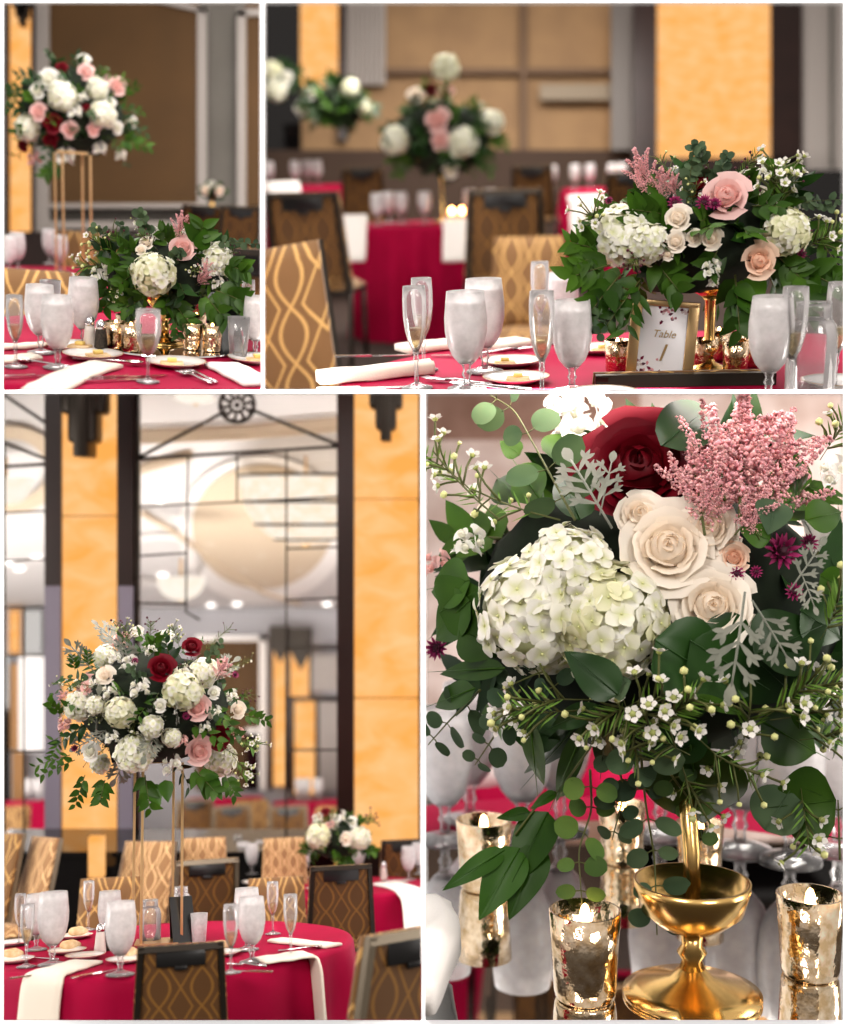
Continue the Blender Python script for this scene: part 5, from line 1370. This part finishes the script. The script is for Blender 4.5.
drape(E, 'ivory napkin draped over the table edge near the far chair, with folded point', P(258, 962), rim_pt(308), None, .105, 'linen')
napkin(E, 'ivory napkin lying towards the patterned chair, behind two flutes', [P(276, 941), P(310, 945), P(334, 947)], .085, group=None)
for k_, f_, x, y, rz, l in (('knife', knife, 34, 976, -60, 'steel knife beside the hanging ivory napkin, case side'), ('knife', knife, 92, 975, -48, 'steel knife pair member nearest the napkin'), ('knife', knife, 101, 973, -48, 'steel knife pair member nearest the half full goblet'), ('fork', fork, 246, 966, 55, 'steel fork between front chair and hanging napkin'), ('spoon', spoon, 300, 950, -80, 'steel spoon behind the napkin by the patterned chair'), ('knife', knife, 250, 972, 60, 'steel knife at the rim beside the front chair'), ('spoon', spoon, 40, 960, 60, 'steel spoon among the case side glasses')):
    put(make(k_, f_, l, 'cutlery', 'cutlery under the tall centrepiece'), E, P(x, y) + Vector((0, 0, .001)), math.radians(rz), .8)
for x, y, kd, l in ((243, 872, 'goblet', 'iced water goblet on the table behind, nearest the sideboard'), (252, 874, 'goblet', 'iced water goblet on the table behind, second from the sideboard'), (238, 870, 'flute', 'flute on the table behind, nearest the sideboard'), (262, 870, 'goblet', 'iced water goblet on the table behind, over the patterned chair'), (304, 878, 'goblet', 'iced water goblet on the table behind, before the low centrepiece'), (359, 874, 'goblet', 'iced water goblet on the table behind, past the dark chair back'), (396, 874, 'goblet', 'iced water goblet on the table behind, before the far chair'), (409, 880, 'goblet', 'iced water goblet on the table behind, nearest the divider'), (419, 874, 'goblet', 'iced water goblet on the table behind, cut by the divider')):
    put(make(kd, goblet_() if kd == 'goblet' else flute_(), l, 'glass', 'glasses on the table behind'), E, E.on(x, y, cE2.z), 0, 1.05)
put(make('salt', shaker('salt'), 'clear salt shaker on the table behind, before the hanging napkin', 'shaker'), E, E.on(384, 880, cE2.z), 0, 1.1)
for x, y in ((272, 884), (320, 890), (395, 884)):
    put(make('plate', plate, 'white bread plate on the table behind, ' + {272: 'over the patterned chair', 320: 'behind the dark chair back', 395: 'beside the hanging napkin'}[x], 'plate', 'plates on the table behind'), E, E.on(x, y, cE2.z), 0, .9)
napkin(E, 'white napkin hanging from the table behind, at the divider', [E.on(385, 884, cE2.z), E.on(408, 890, cE2.z), E.on(415, 894, cE2.z) + Vector((0, -.02, -.03)), E.on(418, 898, cE2.z) + Vector((0, -.04, -.3))], .15, mat='linen_w')
napkin(E, 'white napkin on the table behind, toward the sideboard', [E.on(250, 882, cE2.z), E.on(268, 886, cE2.z)], .1, mat='linen_w')
chair(E, 'front chair back with dark hand slot, at the tall centrepiece table', 181, 945, 325, 2, .645, 'dark')
chair(E, 'nearest chair back turned aside, at the divider', 412, 930, 340, 34, .92, 'taupe')
chair(E, 'chair back between the two crimson tables', 341, 866, 212, 0, .72, 'dark')
chair(E, 'patterned chair facing the tall centrepiece table, beside the gold goblets', 276, 878, 205, 176, .66, 'dark')
chair(E, 'patterned chair facing across, behind the flute and half full goblet', 111, 878, 205, 182, .7, 'dark')
chair(E, 'chair back turned toward the sideboard, beside the gold legs', 207, 860, 198, 14, .8, 'taupe')
chair(E, 'bright patterned chair seen slantwise behind the gold legs', 151, 842, 178, 140, .88, 'light')
chair(E, 'bright patterned chair beyond the gold legs, near the mirror wall', 204, 838, 174, 170, .62, 'light')
chair(E, 'bright chair in side view before the black sideboard', 47, 838, 180, 118, .9, 'light')
chair(E, 'chair at the case side before the black sideboard', 6, 834, 178, 128, .9, 'taupe')
chair(E, 'far chair back at the amber panel by the divider', 405, 840, 168, 0, .7, 'dark')
chair(E, 'bright far chair beyond the low pale centrepiece', 284, 838, 174, 178, .58, 'light')

# ================================================================ room G: close view of the low centrepiece on its mirror
M['pale_blur'] = pbr('pale_wall', '#e4d6d0', .8, col2='#b39a90', noise=1.4)
DG = 11.5
wall('wall_rear_pale', [(420, 385, 850, 800, DG)], M['pale_blur'], G)
wall('wall_rear_brown_corner', [(420, 385, 640, 440, DG - .05)], pbr('brown_haze', '#8a6a5c', .8, col2='#a98a7c', noise=2), G)
vB = G.at(585, 1000, 1080); zG = vB.z
o = MB(); lathe(o, [(0, -.004), (.42, -.004), (.423, -.002), (.42, 0), (0, 0)], 96)
o = o.build('mirror_tray', M['mirror'], sharp=30); props(o, 'round mirror tray under the gold compote and votives', 'mirror tray'); put(o, G, G.on(650, 930, zG))
ground(G, zG - .755, .9, 4.1, 'floor')
tablecloth(G, 'crimson cloth on the table under the mirror tray', G.on(650, 940, zG) + Vector((0, 0, -.005)), .62, .74, 51)
arrangement(G, 'flower_arrangement', 'close centrepiece with burgundy rose, cream roses and hydrangea in a gold compote', None,
    G.on(692, 996, zG) + Vector((0, 0, .0006)), G.at(650, 612, 985), (.245, .17, .19),
    [('red', 638, 470, 134), ('hyd', 536, 612, 126), ('ghyd', 608, 620, 122), ('hyd', 568, 572, 100), ('cream', 668, 548, 96), ('cream', 706, 527, 70), ('cream', 640, 515, 50), ('cream', 712, 606, 84), ('peach', 734, 558, 32),
     ('scab', 782, 552, 40), ('scab', 809, 543, 20), ('scab', 737, 574, 18), ('scab', 794, 592, 20), ('scab', 756, 572, 14), ('scab', 437, 648, 26), ('stock', 470, 540, 40), ('pstock', 437, 562, 34), ('stock', 585, 415, 70), ('stock', 560, 405, 40), ('stock', 836, 470, 40)],
    [], compote_column, 46, 61, .06, ['dark', 'leaf', 'dark', 'dark', 'leaf', 'dark'], hi=1, back=6, core=.72, wild=.8)
root = ALL[-1][0]; rb = np.array(G.Mi @ root.matrix_world.translation)
cG = np.array(G.at(650, 612, 985)); rG = np.array((.245, .17, .19))
def pt(x, y, lift=0.0):
    """a point on the front of the flower mass, raised towards the viewer by lift metres"""
    p, n, tc = ell_hit(G, x, y, cG, rG)
    return p + tc * lift
VW = np.array((0, -1, .1))
def gl(mat, b, t, w, shape='ovate', lift=.01, lift2=None, curl=.12, tint=(1, 1, 1), fold=.16, name='leaf', wave=0.02, lean=0.0):
    q_ = random.Random(int(b[0] * 7 + t[1])); lean = lean or q_.uniform(-.45, .45); tint = np.array(tint) * q_.uniform(.75, 1.35)
    p, e = pt(*b, lift), pt(*t, lift if lift2 is None else lift2); L = np.linalg.norm(e - p); k = G.k(p)
    mb = MB(); place_leaf(mb, p, e - p, VW + np.array((lean, 0, .2)), L, w / k, shape, curl, fold, 12, 6, 0, tint, wave)
    tube(mb, [p + VW * .001, p + (e - p) * .5 + VW * .0015, e], [L * .008, L * .006, .0002], 4, 0, np.array(tint) * 1.25)
    mb.build(name, M[mat], root, rb)
LV = [('dark_leaf', (662, 446), (714, 402), 58, 'round', .035), ('dark_leaf', (655, 640), (735, 690), 80, 'ovate', .012), ('dark_leaf', (690, 640), (770, 690), 90, 'ovate', .005), ('dark_leaf', (755, 655), (830, 622), 70, 'ovate', .01), ('dark_leaf', (755, 660), (800, 700), 70, 'ovate', .005), ('leaf', (690, 745), (702, 838), 100, 'ovate', .0),
      ('euc', (790, 790), (765, 830), 56, 'round', .03), ('leaf', (836, 800), (764, 808), 68, 'ovate', .03), ('euc', (775, 500), (770, 532), 36, 'ovate', .03), ('leaf', (805, 520), (848, 510), 34, 'ovate', .02), ('leaf', (770, 540), (740, 528), 24, 'ovate', .02), ('dark_leaf', (796, 495), (800, 452), 20, 'lance', .03), ('leaf', (820, 575), (848, 590), 28, 'ovate', .03), ('dark_leaf', (800, 610), (845, 640), 50, 'ovate', .0),
      ('dark_leaf', (618, 695), (566, 650), 42, 'ovate', .05), ('leaf', (530, 720), (538, 798), 24, 'ovate', .03), ('euc', (610, 690), (630, 680), 28, 'ovate', .04), ('dark_leaf', (600, 705), (545, 730), 24, 'lance', .02), ('dark_leaf', (590, 710), (520, 790), 26, 'lance', .0), ('leaf', (588, 720), (548, 815), 24, 'lance', .0), ('dark_leaf', (608, 708), (600, 780), 24, 'lance', .02),
      ('leaf', (505, 668), (428, 672), 22, 'ovate', .02), ('leaf', (475, 688), (424, 708), 26, 'ovate', .02), ('leaf', (470, 600), (428, 640), 50, 'ovate', .0), ('leaf', (440, 612), (478, 590), 60, 'ovate', .0), ('leaf', (470, 580), (425, 590), 50, 'ovate', .0), ('leaf', (460, 630), (510, 650), 50, 'ovate', .0), ('leaf', (540, 500), (510, 455), 40, 'ovate', .01), ('leaf', (555, 460), (590, 425), 50, 'ovate', -.01), ('leaf', (520, 455), (500, 440), 22, 'ovate', .0), ('dark_leaf', (580, 520), (560, 470), 40, 'ovate', -.01), ('dark_leaf', (520, 500), (490, 470), 40, 'ovate', -.01),
      ('leaf', (690, 695), (748, 715), 14, 'lance', .03), ('leaf', (800, 730), (795, 690), 14, 'lance', .04), ('leaf', (805, 728), (848, 740), 16, 'lance', .04), ('euc', (655, 780), (636, 770), 20, 'ovate', .03), ('dark_leaf', (830, 700), (848, 740), 50, 'ovate', 0), ('leaf', (760, 720), (830, 760), 60, 'ovate', -.02), ('dark_leaf', (700, 720), (640, 760), 60, 'ovate', -.01), ('dark_leaf', (560, 740), (500, 720), 40, 'ovate', -.02), ('dark_leaf', (820, 660), (846, 690), 46, 'ovate', 0)]
for l in LV: gl(l[0], l[1], l[2], l[3], l[4], l[5])
# ruscus branch hanging below
BR = [(600, 712), (592, 745), (560, 790), (535, 808), (515, 835)]
mb = MB(); tube(mb, [pt(x, y, .03) for x, y in BR], .0012, 5); mb.build('twig', M['stem'], root, rb)
for b, t, w in (((530, 812), (497, 818), 12), ((548, 812), (512, 882), 40), ((520, 848), (478, 918), 36), ((505, 850), (442, 888), 20), ((540, 845), (508, 918), 34), ((556, 792), (530, 808), 10), ((560, 795), (572, 780), 8)):
    gl('leaf', b, t, w * 1.1, 'ovate', .03, .035, tint=(.62, .75, .6))
def eucs(path, size, n, seed, lift=.03, tint=(1, 1, 1)):
    """eucalyptus stem with paired round leaves along a hanging or rising path"""
    rng = random.Random(seed); P = np.array([pt(x, y, lift) for x, y in path]); tt = np.linspace(0, len(P) - 1, 24); Q = np.stack([np.interp(tt, range(len(P)), P[:, i]) for i in range(3)], 1)
    for _ in range(3): Q[1:-1] = (Q[:-2] + 2 * Q[1:-1] + Q[2:]) / 4
    mb = MB(); tube(mb, Q, np.linspace(.0013, .0006, 24), 5, 1); T = np.gradient(Q, axis=0)
    for i in range(n):
        f_ = (i + .7) / n; j = min(23, int(f_ * 23)); tg = nrm(T[j]); sd = nrm(np.cross(tg, VW))
        for s_ in (-1, 1):
            d = nrm(sd * s_ + tg * rng.uniform(-.1, .7) + VW * rng.uniform(-.3, .5)); s = size / G.k(Q[j]) * rng.uniform(.75, 1.15) * (1.15 - .45 * f_)
            tube(mb, [Q[j], Q[j] + d * s * .3], .0006, 4, 1)
            place_leaf(mb, Q[j] + d * s * .25, d, nrm(VW + np.array([rng.uniform(-.7, .7) for _ in range(3)])), s, s * rng.uniform(.7, .95), 'round', rng.uniform(0, .2), .1, 9, 6, 0, np.array(tint) * rng.uniform(.75, 1.3))
    mb.build('eucalyptus_sprig', [M['euc'], M['stem']], root, rb)
eucs([(640, 745), (645, 800), (655, 860), (657, 935)], 30, 6, 1, .035); eucs([(590, 770), (592, 810), (578, 850), (582, 905)], 27, 5, 2, .04, (1.4, 1.5, .7)); eucs([(575, 520), (545, 465), (515, 410), (490, 395)], 34, 5, 3, .03, (1.1, 1.15, 1)); eucs([(520, 690), (495, 735), (475, 765)], 24, 4, 4, .02)
eucs([(480, 690), (450, 720), (428, 745)], 26, 3, 5, .01); eucs([(660, 760), (690, 800), (700, 850)], 20, 3, 6, .02, (1.2, 1.3, .8)); eucs([(610, 740), (625, 790), (612, 840)], 24, 4, 9, .02); eucs([(840, 860), (838, 800)], 40, 2, 7, .02, (1.1, 1.4, .6)); eucs([(560, 700), (545, 670), (500, 690)], 22, 3, 8, .01)
for b, t, s_, pr in (((612, 528), (572, 462), 11, 4), ((600, 515), (612, 462), 13, 3), ((745, 592), (730, 690), 21, 3), ((752, 600), (788, 660), 22, 3), ((790, 590), (820, 545), 16, 3), ((800, 570), (815, 610), 17, 3)):
    p, e = pt(*b, .04), pt(*t, .05); mb = MB(); dusty(mb, p, e - p, VW, np.linalg.norm(e - p), s_, 0, pr); mb.build('dusty_miller_leaf', M['dusty'], root, rb)
for b, t, n_, w in (((705, 535), (690, 440), 800, .33), ((740, 520), (742, 405), 1100, .36), ((765, 520), (790, 425), 800, .3), ((735, 535), (770, 490), 700, .4), ((700, 520), (720, 480), 500, .4), ((760, 540), (740, 505), 500, .4), ((725, 500), (700, 420), 600, .3)):
    p, e = pt(*b, .02), pt(*t, .02); L = np.linalg.norm(e - p); mb = MB(); astilbe(mb, p, e - p, L, L * w, n_, n_); mb.build('astilbe_plume', [M['pink'], M['stem']], root, rb)
for i, (b, t, nb) in enumerate((((600, 740), (660, 690), 12), ((640, 735), (700, 700), 14), ((690, 755), (640, 735), 10), ((700, 740), (740, 790), 12), ((680, 760), (695, 820), 8), ((760, 720), (815, 690), 12), ((800, 740), (848, 735), 10), ((790, 690), (846, 680), 10), ((770, 720), (840, 715), 9), ((590, 700), (505, 690), 8), ((580, 710), (510, 715), 8), ((640, 700), (590, 730), 10), ((560, 520), (470, 500), 6), ((500, 520), (435, 470), 9), ((480, 500), (430, 440), 8), ((800, 780), (808, 850), 7), ((820, 640), (848, 600), 8), ((820, 460), (846, 420), 8), ((620, 690), (650, 760), 10), ((740, 750), (760, 700), 10))):
    p, e = pt(*b, .03), pt(*t, .045); mb = MB(); wax(mb, p, e - p, np.linalg.norm(e - p), 300 + i, nb, .55, size=.0125); mb.build('wax_flower_sprig', [M['stem'], M['petal'], M['bud']], root, rb)
def vfirst(): return votive(True, True)()
for x, y, s, l in ((585, 998, 1.06, 'gold mercury votive in front under the hanging ruscus'), (810, 975, 1.02, 'gold mercury votive at the case side under the big round leaf'), (484, 888, 1.05, 'blurred gold votive behind the hanging ruscus leaves'), (622, 862, .95, 'blurred gold votive behind the hanging eucalyptus'), (700, 880, .9, 'blurred gold votive behind the compote stem')):
    put(make('votive', votive(), l, 'candle', 'votives on the mirror by the compote'), G, G.on(x, y, zG), 1.0, s)
napkin(G, 'pale pink napkin corner beside the mirror tray', [G.on(385, 1060, zG) + Vector((0, 0, .04)), G.on(418, 1000, zG) + Vector((0, 0, .045)), G.on(412, 950, zG) + Vector((0, 0, .03))], .085, mat='linen_w', t=.03)
# blurred place settings and table behind
cG2 = G.at(562, 740, 330); tablecloth(G, 'blurred crimson cloth on the table behind the close centrepiece', cG2, .35, .8, 52)
M['blur_linen'] = M['linen_w']
for i, (x, y, k_, s, kd, l) in enumerate(((445, 820, 700, 1.0, 'goblet', 'blurred goblet behind the hanging ruscus'), (470, 800, 560, 1.1, 'goblet', 'blurred goblet behind the round eucalyptus'), (660, 815, 620, 1.1, 'goblet', 'blurred goblet behind the compote bowl'), (740, 830, 640, 1.15, 'goblet', 'blurred goblet behind the compote rim'), (790, 840, 620, 1.1, 'goblet', 'blurred goblet behind the waxflower'), (560, 810, 600, 1.1, 'goblet', 'blurred goblet behind the long ruscus leaves'), (838, 830, 620, 1.1, 'goblet', 'blurred goblet at the case side'), (522, 820, 640, 1.1, 'goblet', 'blurred goblet between ruscus and napkin'))):
    put(make(kd, goblet_(), l, 'glass', 'blurred goblets behind the close centrepiece'), G, G.on(x, y + 20, zG), 0, s)
for x, y, w, l in ((480, 775, .2, 'white napkin across the table behind the ruscus'), (690, 785, .24, 'white napkin across the table behind the compote'), (815, 795, .2, 'white napkin across the table at the case side')):
    napkin(G, l, [G.on(x - 30, y, zG), G.on(x + 40, y - 4, zG)], w, mat='linen_w', t=.04, group=None)
for x, y, k_, rz, l in ((470, 520, 240, 175, 'blurred pale chair behind the waxflower'),):
    chair(G, l, x, y, k_, rz, 1.0, 'light')

# ================================================================ the case: divider edges, front rim; added lamps
FD = 2.96
def bar(name, r, d0, d1):
    """a case board whose faces follow the sight lines, so its edge alone shows from the front"""
    x0, y0, x1, y1 = r; V = []
    for d in (d0, d1):
        for x, y in ((x0, y1), (x1, y1), (x1, y0), (x0, y0)): V.append(tuple(wpoint(x, y, d)))
    mb = MB().add(V, [(0, 1, 2, 3), (7, 6, 5, 4), (0, 4, 5, 1), (1, 5, 6, 2), (2, 6, 7, 3), (3, 7, 4, 0)])
    o = mb.build(name, M['white_case'], smooth=False)
    me = o.data; V = np.array(V); c = Vector((V[:, 0].mean(), V[:, 1].mean(), V[:, 2].min())); me.transform(Matrix.Translation(-c)); o.location = c
    props(o, kind='structure')
bar('trim_20', (260.5, -30, 264.5, 391), FD, 6.5)
bar('trim_21', (421, 391, 425.5, 1060), FD, 6.0)
bar('trim_22', (-40, 389.5, 890, 393.5), FD, FD + .12)
bar('trim_23', (-40, -40, 4, 1060), FD, FD + .12)
bar('trim_24', (843, -40, 890, 1060), FD, FD + .12)
bar('trim_25', (4, -40, 843, 3), FD, FD + .12)
bar('trim_26', (4, 1020, 843, 1060), FD, FD + .12)
clip_all()

def area(name, loc, aim, size, power, col=(1, .95, .9), sy=None):
    l = bpy.data.lights.new(name, 'AREA'); l.energy = power; l.color = col
    l.size = size
    if sy: l.shape = 'RECTANGLE'; l.size_y = sy
    o = bpy.data.objects.new(name, l); C.objects.link(o); o.location = EYE + Vector(loc)
    o.rotation_euler = (Vector(aim) - Vector(loc)).to_track_quat('-Z', 'Y').to_euler()
    return o
area('softbox_key', (-2.2, -1.2, 2.6), (0, 3.2, 0), 1.6, 150)  # both softboxes are added lights behind the viewer, never in view
area('softbox_fill', (2.4, -1.4, 1.6), (0, 3.2, 0), 1.6, 100)
area('top_fill', (-.3, 3.6, 2.4), (-.3, 3.6, 0), 2.2, 65, sy=1.4)  # added above the view to light the upper rooms
area('back_fill', (.2, 6.2, 3.6), (.2, 7.0, 0), 3.0, 120, sy=1.6)  # added overhead, unseen, for the rear of the upper rooms
area('far_fill', (1.0, 11.5, 6.0), (1.0, 13.5, 2), 4.0, 420, sy=2.5)  # extra unseen lamp added for the far tables and wall
# added lamps hidden under the upper tables to brighten the lower rooms
for nm, px, d, pw, sz in (('hidden_under_fill', 215, 3.15, 16, .5), ('hidden_under_fill', 640, 3.15, 12, .5)):
    o = area(nm, tuple(wpoint(px, 388, d) - EYE), tuple(wpoint(px, 388, d) - EYE + Vector((0, (CY - 388) / F, -1))), .9, pw, sy=sz)
area('pale_wall_fill', (4.4, 8.0, -.6), (1.6, 11.5, -1.0), 2.0, 260)  # added outside the view to brighten the pale rear wall
area('mirror_room_fill', (-4.6, 7.5, -1.2), (-1.6, 10.6, -1.3), 2.0, 110)  # unseen lamp added to lift the reflected far wall
area('side_fill', (-3.0, 3.2, -.6), (-.5, 3.3, -1), 1.4, 45)  # added side light for the lower rooms, out of view
area('side_fill', (3.2, 3.0, -.6), (.5, 3.0, -.9), 1.4, 45)  # its added counterpart on the other side, also unseen
area('hidden_ceiling_fill', (-1.2, 6.6, -2.0), (-1.2, 7.6, 0), 3.2, 95, sy=.8)  # added out of sight behind the sideboard to light the reflected ceiling
w = bpy.data.worlds.new('World'); bpy.context.scene.world = w; w.use_nodes = True
bg = w.node_tree.nodes['Background']; bg.inputs[1].default_value = 1.0
tc = w.node_tree.nodes.new('ShaderNodeTexCoord'); sx = w.node_tree.nodes.new('ShaderNodeSeparateXYZ'); cr = w.node_tree.nodes.new('ShaderNodeValToRGB')
mrw = w.node_tree.nodes.new('ShaderNodeMapRange'); mrw.inputs['From Min'].default_value = -1
for i_, (a_, b_) in enumerate(((tc.outputs['Generated'], sx.inputs[0]), (sx.outputs[2], mrw.inputs['Value']), (mrw.outputs[0], cr.inputs[0]), (cr.outputs[0], bg.inputs[0]))): w.node_tree.links.new(a_, b_)
cr.color_ramp.elements[0].color = (.06, .05, .045, 1); cr.color_ramp.elements[1].color = (.75, .7, .66, 1); cr.color_ramp.elements[1].position = .8
e_ = cr.color_ramp.elements.new(.45); e_.color = (.16, .145, .13, 1)
sc = bpy.context.scene
sc.view_settings.view_transform = 'Standard'; sc.view_settings.look = 'Medium High Contrast'; sc.view_settings.exposure = -0.12
cy = sc.cycles
cy.use_denoising = True; cy.caustics_reflective = False; cy.caustics_refractive = False
cy.max_bounces = 10; cy.transparent_max_bounces = 24; cy.diffuse_bounces = 4; cy.glossy_bounces = 4
cy.sample_clamp_indirect = 6
